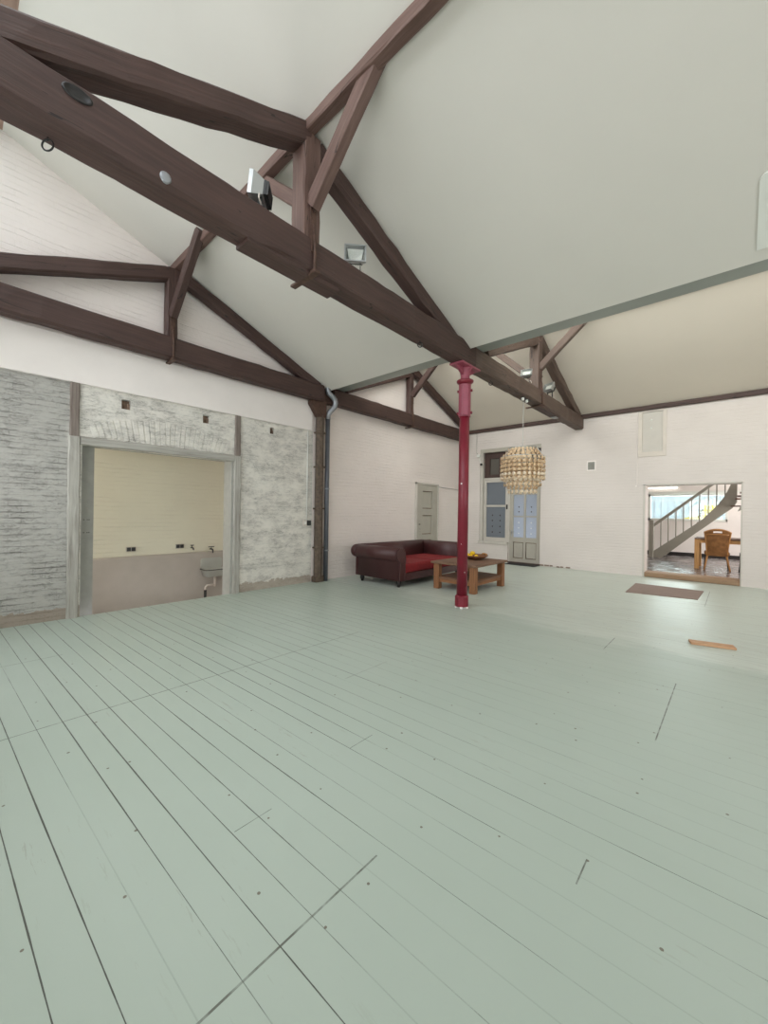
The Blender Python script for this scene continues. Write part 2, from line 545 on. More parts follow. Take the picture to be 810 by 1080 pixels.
# ------------------------------------------------------------------ mesh helpers
class MB:
    def __init__(self):
        self.bm = bmesh.new()
        self.uv = self.bm.loops.layers.uv.new('UVMap')
        self.smooth = False

    def face(self, vs, uvs=None):
        try:
            f = self.bm.faces.new(vs)
        except ValueError:
            return None
        if uvs:
            for lp, u in zip(f.loops, uvs):
                lp[self.uv].uv = u
        return f

    def poly(self, pts):
        return self.face([self.bm.verts.new(p) for p in pts])

    def box(self, c, d, rz=0.0, bev=0.0, seg=2, mat=None):
        """axis aligned box by centre and full size"""
        r = bmesh.ops.create_cube(self.bm, size=1.0)
        vs = r['verts']
        T = Matrix.Translation(c) @ Matrix.Rotation(rz, 4, 'Z')
        if mat is not None:
            T = T @ mat
        T = T @ Matrix.Diagonal((d[0], d[1], d[2], 1))
        bmesh.ops.transform(self.bm, matrix=T, verts=vs)
        es = list({e for v in vs for e in v.link_edges})
        if bev > 0:
            rr = bmesh.ops.bevel(self.bm, geom=es, offset=bev, segments=seg, affect='EDGES', profile=0.5)
            fs = rr['faces']
            vs = list({v for f in fs for v in f.verts} | {v for v in vs if v.is_valid})
        fs = {f for v in vs if v.is_valid for f in v.link_faces}
        long = max(range(3), key=lambda i: d[i])
        Ti = T.inverted()
        for f in fs:
            for lp in f.loops:
                q = Ti @ lp.vert.co
                q = Vector((q[0] * d[0], q[1] * d[1], q[2] * d[2]))
                o = [i for i in range(3) if i != long]
                lp[self.uv].uv = (q[long] + c[0] * .37, q[o[0]] + q[o[1]] + c[1] * .61)
        return self

    def span(self, a, b, bev=0.0, seg=2):
        c = [(a[i] + b[i]) / 2 for i in range(3)]
        d = [abs(b[i] - a[i]) for i in range(3)]
        return self.box(c, d, 0, bev, seg)

    def beam(self, p0, p1, w, h, up=(0, 0, 1), n=1, jit=0.0, ch=0.012, sag=0.0):
        """chamfered timber from p0 to p1, slightly irregular along its length"""
        p0, p1 = Vector(p0), Vector(p1)
        d = (p1 - p0).normalized()
        L = (p1 - p0).length
        sd = d.cross(Vector(up)).normalized()
        u = sd.cross(d).normalized()
        hw, hh = w / 2, h / 2
        prof = [(-hw + ch, -hh), (hw - ch, -hh), (hw, -hh + ch), (hw, hh - ch), (hw - ch, hh), (-hw + ch, hh), (-hw, hh - ch), (-hw, -hh + ch)]
        rings = []
        off = random.random() * 10
        for i in range(n + 1):
            tt = i / n
            c = p0 + d * (L * tt) - Vector((0, 0, 1)) * (sag * 4 * tt * (1 - tt))
            ring = []
            for (a, b) in prof:
                ja = random.uniform(-jit, jit) if 0 < i < n else 0
                jb = random.uniform(-jit, jit) if 0 < i < n else 0
                ring.append(self.bm.verts.new(c + sd * (a + ja) + u * (b + jb)))
            rings.append(ring)
        per = [0.0]
        for k in range(8):
            a, b = prof[k], prof[(k + 1) % 8]
            per.append(per[-1] + math.hypot(a[0] - b[0], a[1] - b[1]))
        for i in range(n):
            for k in range(8):
                k2 = (k + 1) % 8
                u0, u1 = L * i / n + off, L * (i + 1) / n + off
                self.face([rings[i][k], rings[i][k2], rings[i + 1][k2], rings[i + 1][k]],
                          [(u0, per[k] + off), (u0, per[k + 1] + off), (u1, per[k + 1] + off), (u1, per[k] + off)])
        self.face(list(reversed(rings[0])), [(q[0] + off, q[1]) for q in reversed(prof)])
        self.face(rings[-1], [(q[0] + off, q[1]) for q in prof])
        return self

    def tube(self, pts, r, n=10, caps=True):
        pts = [Vector(p) for p in pts]
        rad = r if isinstance(r, (list, tuple)) else [r] * len(pts)
        rings = []
        prev = None
        for i, p in enumerate(pts):
            if i == 0:
                d = pts[1] - pts[0]
            elif i == len(pts) - 1:
                d = pts[-1] - pts[-2]
            else:
                d = (pts[i] - pts[i - 1]).normalized() + (pts[i + 1] - pts[i]).normalized()
            d.normalize()
            if prev is None:
                a = d.orthogonal().normalized()
            else:
                a = (prev - d * prev.dot(d)).normalized()
            prev = a
            b = d.cross(a)
            rings.append([self.bm.verts.new(p + (a * math.cos(2 * PI * k / n) + b * math.sin(2 * PI * k / n)) * rad[i]) for k in range(n)])
        L = 0
        for i in range(len(pts) - 1):
            dl = (pts[i + 1] - pts[i]).length
            for k in range(n):
                k2 = (k + 1) % n
                f = self.face([rings[i][k], rings[i][k2], rings[i + 1][k2], rings[i + 1][k]],
                              [(L, k / n), (L, (k + 1) / n), (L + dl, (k + 1) / n), (L + dl, k / n)])
                if f:
                    f.smooth = n > 6
            L += dl
        if caps:
            self.face(list(reversed(rings[0])))
            self.face(rings[-1])
        return self

    def lathe(self, c, prof, n=24, axis=None):
        """revolve (r, z) about the vertical through c; the ends close at the axis when r = 0"""
        A = axis or Matrix.Identity(3)
        c = Vector(c)
        rings = []
        for (r, z) in prof:
            if r < 1e-6:
                rings.append([self.bm.verts.new(c + A @ Vector((0, 0, z)))])
            else:
                rings.append([self.bm.verts.new(c + A @ Vector((r * math.cos(2 * PI * k / n), r * math.sin(2 * PI * k / n), z))) for k in range(n)])
        for i in range(len(prof) - 1):
            a, b = rings[i], rings[i + 1]
            for k in range(n):
                k2 = (k + 1) % n
                if len(a) == 1 and len(b) == 1:
                    continue
                if len(a) == 1:
                    f = self.face([a[0], b[k2], b[k]])
                elif len(b) == 1:
                    f = self.face([a[k], a[k2], b[0]])
                else:
                    f = self.face([a[k], a[k2], b[k2], b[k]])
                if f:
                    f.smooth = n > 8
        return self

    def prism(self, pts2, axis, a, b, smooth=False):
        """extrude a 2-D outline along an axis: axis 'x' outline is (y,z); 'y' outline is (x,z); 'z' outline is (x,y)"""
        def P(q, t):
            return {'x': (t, q[0], q[1]), 'y': (q[0], t, q[1]), 'z': (q[0], q[1], t)}[axis]
        A = [self.bm.verts.new(P(q, a)) for q in pts2]
        B = [self.bm.verts.new(P(q, b)) for q in pts2]
        n = len(pts2)
        per = 0
        for k in range(n):
            k2 = (k + 1) % n
            e = math.hypot(pts2[k][0] - pts2[k2][0], pts2[k][1] - pts2[k2][1])
            f = self.face([A[k], A[k2], B[k2], B[k]], [(a, per), (a, per + e), (b, per + e), (b, per)])
            per += e
            if f:
                f.smooth = smooth
        self.face(list(reversed(A)), [(q[0], q[1]) for q in reversed(pts2)])
        self.face(B, [(q[0], q[1]) for q in pts2])
        return self

    def torus(self, c, R, r, axis=None, n=24, m=8, a0=0.0, a1=2 * PI):
        A = axis or Matrix.Identity(3)
        full = abs(a1 - a0 - 2 * PI) < 1e-6
        k = n if full else n + 1
        pts = [Vector(c) + A @ Vector((R * math.cos(a0 + (a1 - a0) * i / n), R * math.sin(a0 + (a1 - a0) * i / n), 0)) for i in range(k)]
        if full:
            pts.append(pts[0])
        return self.tube(pts, r, m, caps=not full)

    def build(self, name, mat, parent=None):
        bmesh.ops.recalc_face_normals(self.bm, faces=self.bm.faces)
        me = bpy.data.meshes.new(name)
        self.bm.to_mesh(me)
        self.bm.free()
        me.materials.append(mat)
        o = bpy.data.objects.new(name, me)
        COL.objects.link(o)
        if parent is not None:
            o.parent = parent
            pm = parent
            T = Matrix.Identity(4)
            while pm is not None:
                T = pm.matrix_basis @ T
                pm = pm.parent
            me.transform(T.inverted())
        return o


def thing(name, label, cat, loc=(0, 0, 0), group=None):
    o = bpy.data.objects.new(name, None)
    o.empty_display_size = 0.1
    COL.objects.link(o)
    o.location = loc
    return tag(o, label, cat, group)


def tag(o, label, cat, group=None):
    o['label'] = label
    o['category'] = cat
    if group:
        o['group'] = group
    return o


def structure(o, label, cat):
    o['kind'] = 'structure'
    return tag(o, label, cat)


def lab(o, text):
    o['label'] = text
    return o


def wall_mesh(axis, front, back, u0, u1, z0, z1, openings=()):
    """a wall with real openings; axis 'x' = plane x const with u = y, axis 'y' = plane y const with u = x"""
    mb = MB()
    us = sorted({u0, u1, *[q for op in openings for q in op[:2]]})
    zs = sorted({z0, z1, *[q for op in openings for q in op[2:4]]})
    us = [u for u in us if u0 <= u <= u1]
    zs = [z for z in zs if z0 <= z <= z1]

    def P(d, u, z):
        return mb.bm.verts.new((d, u, z) if axis == 'x' else (u, d, z))

    def solid(i, j):
        if i < 0 or j < 0 or i >= len(us) - 1 or j >= len(zs) - 1:
            return False
        cu, cz = (us[i] + us[i + 1]) / 2, (zs[j] + zs[j + 1]) / 2
        return not any(a < cu < b and c < cz < d for a, b, c, d in openings)
    for i in range(len(us) - 1):
        for j in range(len(zs) - 1):
            if not solid(i, j):
                continue
            a, b, c, d = us[i], us[i + 1], zs[j], zs[j + 1]
            for dd in (front, back):
                mb.face([P(dd, a, c), P(dd, b, c), P(dd, b, d), P(dd, a, d)])
            for (di, dj, e0, e1) in ((-1, 0, (a, c), (a, d)), (1, 0, (b, c), (b, d)), (0, -1, (a, c), (b, c)), (0, 1, (a, d), (b, d))):
                if not solid(i + di, j + dj):
                    mb.face([P(front, *e0), P(front, *e1), P(back, *e1), P(back, *e0)])
    bmesh.ops.remove_doubles(mb.bm, verts=mb.bm.verts, dist=1e-5)
    return mb


# ------------------------------------------------------------------ the setting
XL, YF, XR, YB = -6.45, 11.14, 3.6, -0.75
SLOPE = 0.398
def cz1(y):
    return 6.01 - SLOPE * y
def cz2(y):
    return 4.06 + SLOPE * (YF - y)

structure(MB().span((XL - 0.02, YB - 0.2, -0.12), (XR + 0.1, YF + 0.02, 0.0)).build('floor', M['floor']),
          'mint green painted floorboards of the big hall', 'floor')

# left wall: white upper part and far bay; peeling grey brick below the white band
GREY = (-1.0, 4.95, -0.7, 3.08)
structure(wall_mesh('x', XL, XL - 0.26, -1.0, YF + 0.3, -0.7, 6.4, [GREY]).build('wall_left', M['wall_y']),
          'white painted brick wall on the left', 'wall')
holes = [(1.60, 1.71, 2.85, 2.985), (2.73, 2.835, 2.855, 2.985), (3.96, 4.05, 2.875, 2.99)]
pw = structure(wall_mesh('x', XL, XL - 0.26, -1.0, 4.95, -0.7, 3.08, [(1.16, 3.26, -0.7, 2.30)] + holes).build('wall_left', M['peel']),
               'peeling grey brick of the left wall around the wide opening', 'wall')
mb = MB()
for a, b, c, d in holes:
    mb.box((XL - 0.15, (a + b) / 2, (c + d) / 2), (0.16, b - a - 0.002, d - c - 0.002))
    mb.box((XL - 0.055, b - 0.022, (c + d) / 2 - 0.02), (0.05, 0.04, d - c - 0.045), 0.2, 0.008)
mb.build('beam_pocket', M['hole'], pw)
# brick arch over the opening
mb = MB()
n = 27
for k in range(n):
    t = (k + 0.5) / n * 2 - 1
    y = 2.21 + t * 0.96
    ang = -t * 0.34
    zt_ = 2.60 + 0.15 * (1 - t * t)
    zc = (2.395 + zt_) / 2
    rot = Matrix.Rotation(ang, 4, 'X')
    mb.box((XL - 0.003 + random.uniform(-0.004, 0.004), y, zc + random.uniform(-.01, .01)),
           (0.03, 0.066 + random.uniform(-0.006, 0.003), (zt_ - 2.395) * 1.0 + random.uniform(-0.02, 0.02)), 0, 0.009, 2, rot)
mb.build('brick_arch', M['peel'], pw)

structure(wall_mesh('y', YF, YF + 0.42, XL - 0.26, XR + 0.3, -0.2, 6.3,
                    [(-6.06, -4.10, -0.0, 3.45), (-5.99, -5.06, 0.55, 3.45), (-1.62, 0.08, 0.0, 2.18), (-1.76, -1.24, 2.88, 3.93)][1:]
                    + [(-5.06, -4.10, 0.0, 3.45)]).build('wall_far', M['wall_x']),
          'white painted brick wall at the far end', 'wall')
structure(wall_mesh('x', XR, XR + 0.3, YB - 0.3, YF + 0.4, -0.2, 6.3, [(0.5, 2.6, 0.8, 2.7), (3.4, 5.5, 0.8, 2.7)]).build('wall_right', M['plaster']),
          'plain white wall on the right', 'wall')
structure(wall_mesh('y', YB, YB - 0.25, XL - 0.26, XR + 0.3, -0.2, 4.02, [(-6.2, -3.6, 1.0, 2.8), (-3.2, -0.6, 1.0, 2.8)]).build('wall_back', M['plaster']),
          'plain white wall behind the camera', 'wall')

# ceilings: two slopes falling away from north lights
def slope_slab(ya, yb, f, th=0.14):
    return MB().prism([(ya, f(ya)), (yb, f(yb)), (yb, f(yb) + th), (ya, f(ya) + th)], 'x', XL - 0.02, XR + 0.05)
structure(slope_slab(0.30, 5.22, cz1).build('ceiling', M['ceil']), 'pale sloping ceiling over the near bay', 'ceiling')
structure(slope_slab(6.30, YF + 0.05, cz2).build('ceiling', M['ceil2']), 'cream sloping ceiling over the far bay', 'ceiling')
structure(MB().prism([(5.18, 4.03), (5.68, 4.03), (5.76, 4.20), (5.70, 4.30), (5.18, 4.30)], 'x', XL - 0.02, XR + 0.05).build('trim', M['gutter']),
          'grey valley gutter casing between the two ceilings', 'trim')
# thicker lip on the gutter casing
structure(MB().span((XL, 11.06, cz2(YF) - 0.08), (XR, 11.14, cz2(YF) + 0.02), 0.008).build('trim', M['beam']),
          'thin dark timber strip along top of far wall', 'trim')
structure(MB().span((XL, YB, 3.08), (XL + 0.035, 4.91, 3.66), 0.006).build('trim', M['plaster']),
          'white plastered band above the peeling brick', 'trim')

# a thin pale rectangle on the ceiling at the right
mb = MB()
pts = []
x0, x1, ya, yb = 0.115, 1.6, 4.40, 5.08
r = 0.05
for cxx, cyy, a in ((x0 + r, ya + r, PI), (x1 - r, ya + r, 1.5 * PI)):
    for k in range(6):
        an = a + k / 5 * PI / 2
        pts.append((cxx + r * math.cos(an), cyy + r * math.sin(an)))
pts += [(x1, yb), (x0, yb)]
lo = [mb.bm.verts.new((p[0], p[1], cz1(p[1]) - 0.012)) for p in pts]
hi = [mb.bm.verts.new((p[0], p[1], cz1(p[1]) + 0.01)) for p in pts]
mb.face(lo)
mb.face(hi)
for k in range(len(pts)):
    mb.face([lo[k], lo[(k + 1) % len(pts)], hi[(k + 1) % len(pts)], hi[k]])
structure(mb.build('trim', M['patch']), 'whiter thin rectangle on the ceiling at the right edge', 'trim')

# north-light glazing, near bay (its top rail shows in the upper left corner)
def north_light(name, yt, zt, yb, zb, label):
    fr = MB()
    fr.beam((XL, yt, zt), (XR, yt, zt), 0.18, 0.20, n=6, jit=0.003)
    fr.beam((XL, yb, zb), (XR, yb, zb), 0.13, 0.14, n=2)
    k = int((XR - XL) / 0.8)
    for i in range(k + 1):
        x = XL + 0.05 + i * (XR - XL - 0.1) / k
        fr.beam((x, yb, zb), (x, yt, zt), 0.05, 0.07, up=(0, -1, .3))
    o = structure(fr.build(name, M['paleframe']), label, 'skylight')
    gl = MB()
    a, b = Vector((0, yb - 0.03, zb)), Vector((0, yt - 0.03, zt))
    gl.prism([(a.y, a.z), (b.y, b.z), (b.y - 0.006, b.z + 0.003), (a.y - 0.006, a.z + 0.003)], 'x', XL, XR)
    gl.build('pane', M['glass'], o)
    return o
north_light('window_4', 0.285, 5.965, -0.62, 4.12, 'timber framed north light at the top left of the hall')
north_light('window_5', 6.28, 6.06, 5.73, 4.36, 'timber framed north light above the valley gutter')
structure(MB().span((XL, -0.95, 4.0), (XR, -0.55, 4.1)).build('trim', M['plaster']), 'white ledge below the near north light', 'trim')
for nm, ax, u, lbl in (('window_fill_6', 'x', (0.5, 2.6), 'added nearer fill window of the right wall'), ('window_fill_7', 'x', (3.4, 5.5), 'added farther fill window of the right wall'),  # unseen windows, added to bring fill light in
                       ('window_fill_8', 'y', (-6.2, -3.6), 'added left fill window of the wall behind the camera'), ('window_fill_9', 'y', (-3.2, -0.6), 'added right fill window of the wall behind the camera')):
    f, g = MB(), MB()
    z0, z1 = (0.8, 2.7) if ax == 'x' else (1.0, 2.8)
    d = XR + 0.1 if ax == 'x' else YB - 0.1
    def pt(uu, zz, dd=0.0):
        return (d + dd, uu, zz) if ax == 'x' else (uu, d + dd, zz)
    for uu in (u[0] + 0.03, (u[0] + u[1]) / 2, u[1] - 0.03):
        f.beam(pt(uu, z0), pt(uu, z1), 0.06, 0.06, up=(1, 0, 0) if ax == 'y' else (0, 1, 0))
    for zz in (z0 + 0.03, (z0 + z1) / 2, z1 - 0.03):
        f.beam(pt(u[0], zz), pt(u[1], zz), 0.05, 0.06)
    o = structure(f.build(nm, M['joinery2']), lbl, 'window')
    g.span(pt(u[0], z0, -0.003), pt(u[1], z1, 0.003))
    g.build('pane', M['glass'], o)


# ------------------------------------------------------------------ roof trusses, purlins
def truss(label, x, wid, y0, y1, zb, zt, yk, raf_l, raf_r, braces, strap=True, jit=0.006, mats=('beam', 'beam', 'beam2'), kw=0.2, ktop=5.08):
    t = thing('roof_truss', label, 'roof truss', (x, yk, zb))
    h = zt - zb
    tie = MB()
    tie.beam((x, y0, (zb + zt) / 2), (x, y1, (zb + zt) / 2), wid, h, n=28, jit=jit, ch=0.03)
    tie = tie.build('tie_beam', M[mats[0]], t)
    MB().beam((x, yk, zt - 0.04), (x, yk, ktop), kw, kw, up=(0, 1, 0), n=8, jit=jit * 0.6, ch=0.015).build('king_post', M[mats[2]], t)
    for (a, b, sw, sh) in (raf_l, raf_r):
        MB().beam((x, a[0], a[1]), (x, b[0], b[1]), sw, sh, n=14, jit=jit, ch=0.022).build('rafter', M[mats[1]], t)
    for (a, b, s) in braces:
        MB().beam((a[0], yk, a[1]), (b[0], yk, b[1]), 0.106 if s > 0.12 else s, s, up=(0, 0, 1), n=6, jit=jit * 0.3, ch=0.012).build('brace', M[mats[2]], t)
    if strap:
        xs = x + kw / 2 + 0.012
        mb = MB()
        mb.box((xs, yk, zt + 0.20), (0.016, 0.07, 0.46), 0, 0.004)
        mb.box((xs + .01, yk, zt - 0.0), (0.02, 0.045, 0.30), 0, 0.004)
        s = mb.build('hanger_strap', M['iron'], t)
        xw = x + wid / 2
        mb = MB()
        mb.tube([(xs + 0.015, yk, zt + 0.1), (xw + 0.03, yk, zt - 0.1), (xw + 0.03, yk, zb - 0.01)], 0.016, 8)
        mb.box((xw + 0.03, yk, zb - 0.02), (0.06, 0.07, 0.03), 0, 0.005)
        mb.box((x, yk, zb - 0.026), (wid + 0.16, 0.06, 0.025), 0, 0.005)
        mb.build('tie_rod', M['iron'], t)
        for zz in (zt + 0.38, zt + 0.25, zt + 0.1):
            MB().tube([(xs, yk, zz), (xs + 0.03, yk, zz)], 0.014, 8).build('bolt', M['iron'], s)
    return t, tie

XN, XW = -3.12, XL + 0.13
t1, tie1 = truss('big dark timber roof truss crossing the near bay to the red column', XN, 0.24, YB + 0.01, 5.40, 3.71, 4.04, 2.27,
                 ((-0.40, 3.86), (2.25, 5.03), 0.20, 0.20), ((2.36, cz1(2.36) - 0.115), (5.02, cz1(5.02) - 0.10), 0.18, 0.19),
                 [((XN + 0.10, 4.34), (XN + 0.97, 5.15), 0.15), ((XN - 0.08, 4.46), (XN - 0.88, 5.15), 0.13)], jit=0.007, ktop=5.02)
t2, tie2 = truss('brown timber roof truss from the red column to the far wall', XN, 0.23, 5.41, YF - 0.01, 3.71, 4.03, 8.10,
                 ((5.85, 4.10), (8.02, 5.02), 0.18, 0.18), ((8.2, cz2(8.2) - 0.13), (10.95, cz2(10.95) - 0.11), 0.18, 0.19),
                 [((XN + 0.08, 4.46), (XN + 0.92, 5.20), 0.14), ((XN - 0.08, 4.30), (XN - 0.92, 5.07), 0.13)], jit=0.007, mats=('beam3', 'beam3', 'beam3'), ktop=5.02)
t3, tie3 = truss('dark timber roof truss against the left wall above the wide opening', XW, 0.20, YB + 0.01, 5.05, 3.675, 4.0, 2.18,
                 ((-0.55, 3.90), (2.12, 4.93), 0.16, 0.19), ((2.24, cz1(2.24) - 0.11), (4.95, cz1(4.95) - 0.085), 0.16, 0.17),
                 [((XW + 0.08, 4.32), (XW + 1.02, 5.15), 0.14)], jit=0.006, mats=('beam', 'beam', 'beam'), kw=0.15, ktop=5.02)
t4, tie4 = truss('dark timber roof truss against the left wall above the sofa', XW, 0.20, 5.32, 10.68, 3.675, 4.0, 7.95,
                 ((5.70, 4.08), (7.88, 5.02), 0.16, 0.17), ((8.02, cz2(8.02) - 0.13), (10.60, cz2(10.60) - 0.11), 0.16, 0.17),
                 [((XW + 0.08, 4.46), (XW + 0.80, 5.14), 0.14)], jit=0.005, mats=('beam', 'beam', 'beam'), kw=0.15, ktop=5.02)

# notch, knot hole and cap on the near tie beam
mb = MB()
rx = Matrix.Rotation(PI / 2, 3, 'Y')
sc = Matrix(((0.55, 0, 0), (0, 1, 0), (0, 0, 1)))
mb.lathe((XN + 0.118, 0.49, 3.955), [(0.078, 0.0), (0.076, 0.012), (0.064, 0.014), (0.058, 0.008), (0.02, 0.006), (0.0, 0.010)], 20, rx @ sc)
lab(mb.build('knot_hole', M['black'], tie1), 'dark oval knot hole')
mb = MB()
mb.lathe((XN + 0.118, 0.985, 3.77), [(0.0, 0.016), (0.03, 0.016), (0.038, 0.010), (0.038, -0.01)], 20, rx)
lab(mb.build('cap', M['zinc'], tie1), 'pale round metal cap')
mb = MB()
mb.beam((XN, 1.62, 3.70), (XN, 2.62, 3.70), 0.20, 0.05, n=4, jit=0.003)
mb.build('packing_plank', M['beam'], t1)
mb = MB()
mb.beam((XN, 8.15, 3.70), (XN, 9.35, 3.70), 0.19, 0.045, n=4, jit=0.003)
mb.build('packing_plank', M['beam'], t2)
mb = MB()
mb.box((XN + 0.0, 9.25, 3.672), (0.12, 0.22, 0.012), 0.0, 0.003)
lab(mb.build('plate', M['zinc'], t2), 'pale metal plate under the beam')

def purlin(label, y, w_, zb, zt, mat='beam2'):
    return tag(MB().beam((XL + 0.01, y, (zb + zt) / 2), (XR - 0.01, y, (zb + zt) / 2), w_, zt - zb, n=40, jit=0.005, ch=0.012).build('roof_purlin', M[mat]), label, 'purlin')
purlin('long brown purlin under the near ceiling resting on two trusses', 2.24, 0.11, 5.02, 5.125)
purlin('long brown purlin under the far ceiling hidden behind the gutter', 8.12, 0.14, 5.185, 5.255)

# iron ring and eye hooks under the trusses
def hook(name, label, x, y, z, R, rr, group=None):
    mb = MB()
    ry = Matrix.Rotation(0.73, 3, 'Z') @ Matrix.Rotation(PI / 2, 3, 'X')
    mb.torus((x, y, z - R - 0.02), R, rr, ry, 18, 6)
    mb.tube([(x, y, z - 0.03), (x, y, z + 0.004)], rr, 6)
    return tag(mb.build(name, M['darkmetal']), label, 'hook', group)
hook('iron_ring', 'dark iron ring under the near beam at the left edge', XN - 0.03, 0.375, 3.715, 0.035, 0.005)
hook('eye_hook', 'small eye hook under the near beam left of the red column', XN, 4.12, 3.71, 0.03, 0.007)
hook('eye_hook', 'small eye hook under the far beam right of the red column', XN, 6.12, 3.71, 0.03, 0.007)

# ------------------------------------------------------------------ red cast iron column
CX, CY = XN, 5.28
col = thing('iron_column', 'dark red iron column standing mid floor under the beams', 'column', (CX, CY, 0))
MB().lathe((CX, CY, 0), [(0.0, 0.10), (0.082, 0.10), (0.075, 3.40), (0.0, 3.40)], 28).build('shaft', M['red'], col)
mb = MB()
mb.lathe((CX, CY, 0), [(0.0, 0.025), (0.106, 0.025), (0.106, 0.18), (0.085, 0.195), (0.0, 0.195)], 8)
mb.build('foot', M['red'], col)
mb = MB()
for k in range(5):
    a = k * 1.3
    mb.box((CX + 0.07 * math.cos(a), CY + 0.07 * math.sin(a), 0.012), (0.07, 0.05, 0.03), a, 0.006)
lab(mb.build('packing', M['plaster'], col), 'white crumbling mortar under the foot')
mb = MB()
mb.lathe((CX, CY, 0), [(0.07, 2.93), (0.095, 2.93), (0.095, 3.42), (0.07, 3.42)], 8)
sl = lab(mb.build('sleeve', M['redlight'], col), 'faded pinkish octagonal sleeve')
for zz in (2.99, 3.33):
    for a in (0.35, 0.35 + PI):
        MB().tube([(CX + 0.07 * math.cos(a), CY + 0.07 * math.sin(a), zz), (CX + 0.115 * math.cos(a), CY + 0.115 * math.sin(a), zz)], 0.022, 8).build('bolt', M['red'], sl)
mb = MB()
mb.box((CX + 0.052, CY - 0.068, 3.17), (0.09, 0.04, 0.46), 0.65, 0.01)
mb.build('clamp', M['redlight'], sl)
mb = MB()
mb.lathe((CX, CY, 0), [(0.06, 3.42), (0.085, 3.425), (0.125, 3.455), (0.13, 3.475), (0.125, 3.485), (0.06, 3.49)], 28)
mb.build('collar', M['red'], col)
mb = MB()
mb.lathe((CX, CY, 0), [(0.0, 3.47), (0.072, 3.47), (0.068, 3.56), (0.085, 3.64), (0.11, 3.68), (0.0, 3.68)], 12)
for s_ in (-1, 1):
    mb.prism([(CY + s_ * 0.05, 3.56), (CY + s_ * 0.25, 3.665), (CY + s_ * 0.25, 3.69), (CY + s_ * 0.05, 3.69)], 'x', CX - 0.018, CX + 0.018)
    mb.prism([(CX + s_ * 0.05, 3.58), (CX + s_ * 0.11, 3.665), (CX + s_ * 0.11, 3.69), (CX + s_ * 0.05, 3.69)], 'y', CY - 0.018, CY + 0.018)
mb.box((CX, CY, 3.690), (0.23, 0.54, 0.03), 0, 0.006)
lab(mb.build('capital', M['redlight'], col), 'faded pinkish bracket capital')
mb = MB()
for q in ((-.05, 1.9), (0.06, 0.55), (-.03, 0.98)):
    an = -0.70 + q[0] * 6
    dv = Vector((math.sin(0.53) * 1.0, -math.cos(0.53), 0))
    rot = Matrix.Rotation(q[0] * 8, 3, 'Z')
    dv = rot @ dv
    mb.box((CX + dv.x * 0.078, CY + dv.y * 0.078, q[1]), (0.012, 0.022 if q[1] > 1.5 else 0.012, 0.022 if q[1] > 1.5 else 0.012), math.atan2(dv.y, dv.x), 0.003)
lab(mb.build('paint_chip', M['white'], col), 'small white chips in the red paint')

# ------------------------------------------------------------------ left wall: posts, opening, pipe
structure(MB().beam((XL + 0.012, 1.075, 0.0), (XL + 0.012, 1.075, 2.38), 0.125, 0.05, up=(1, 0, 0), n=20, jit=0.006).build('trim', M['stud']),
          'weathered timber stud left of the wide opening', 'trim')
structure(MB().beam((XL + 0.012, 3.325, 0.0), (XL + 0.012, 3.325, 2.38), 0.125, 0.05, up=(1, 0, 0), n=20, jit=0.006).build('trim', M['stud']),
          'weathered timber stud right of the wide opening', 'trim')
structure(MB().beam((XL + 0.006, 1.075, 2.36), (XL + 0.006, 1.075, 3.08), 0.10, 0.05, up=(1, 0, 0), n=8, jit=0.004).build('trim', M['studtop']),
          'bare brown upper length of the left stud', 'trim')
structure(MB().beam((XL + 0.006, 3.325, 2.36), (XL + 0.006, 3.325, 3.08), 0.10, 0.05, up=(1, 0, 0), n=8, jit=0.004).build('trim', M['studtop']),
          'bare brown upper length of the right stud', 'trim')
structure(MB().beam((XL + 0.005, 1.14, 2.335), (XL + 0.005, 3.265, 2.335), 0.07, 0.11, n=14, jit=0.006).build('trim', M['stud']),
          'rough pale lintel strip above the wide opening', 'trim')
# recessed grey door post with slots
mb = wall_mesh('x', -6.70, -6.78, 1.14, 1.345, -0.65, 2.32, [(1.165, 1.205, 1.35, 2.1), (1.165, 1.195, 0.35, 1.05)])
pf = structure(mb.build('trim', M['greyframe']), 'grey painted frame post inside the wide opening on its left', 'trim')
MB().span((-6.80, 1.15, 0.3), (-6.785, 1.22, 2.15)).build('slot_dark_backing', M['hole'], pf)  # dark sheet added behind the slots to paint their darkness
mb = MB()
for zz in (1.28, 1.10):
    for yy in (1.235, 1.275, 1.295):
        mb.tube([(-6.701, yy, zz), (-6.696, yy, zz)], 0.007, 6)
mb.build('screw_hole', M['black'], pf)
mb = MB().span((-6.80, 1.14, 2.30), (-6.49, 3.27, 2.5))
structure(mb.build('trim', M['greyframe']), 'grey head lining of the wide opening', 'trim')
structure(MB().span((-6.72, 3.225, -0.65), (XL + 0.004, 3.262, 2.30), 0.004).build('trim', M['greyframe']),
          'pale grey jamb lining right of the wide opening', 'trim')

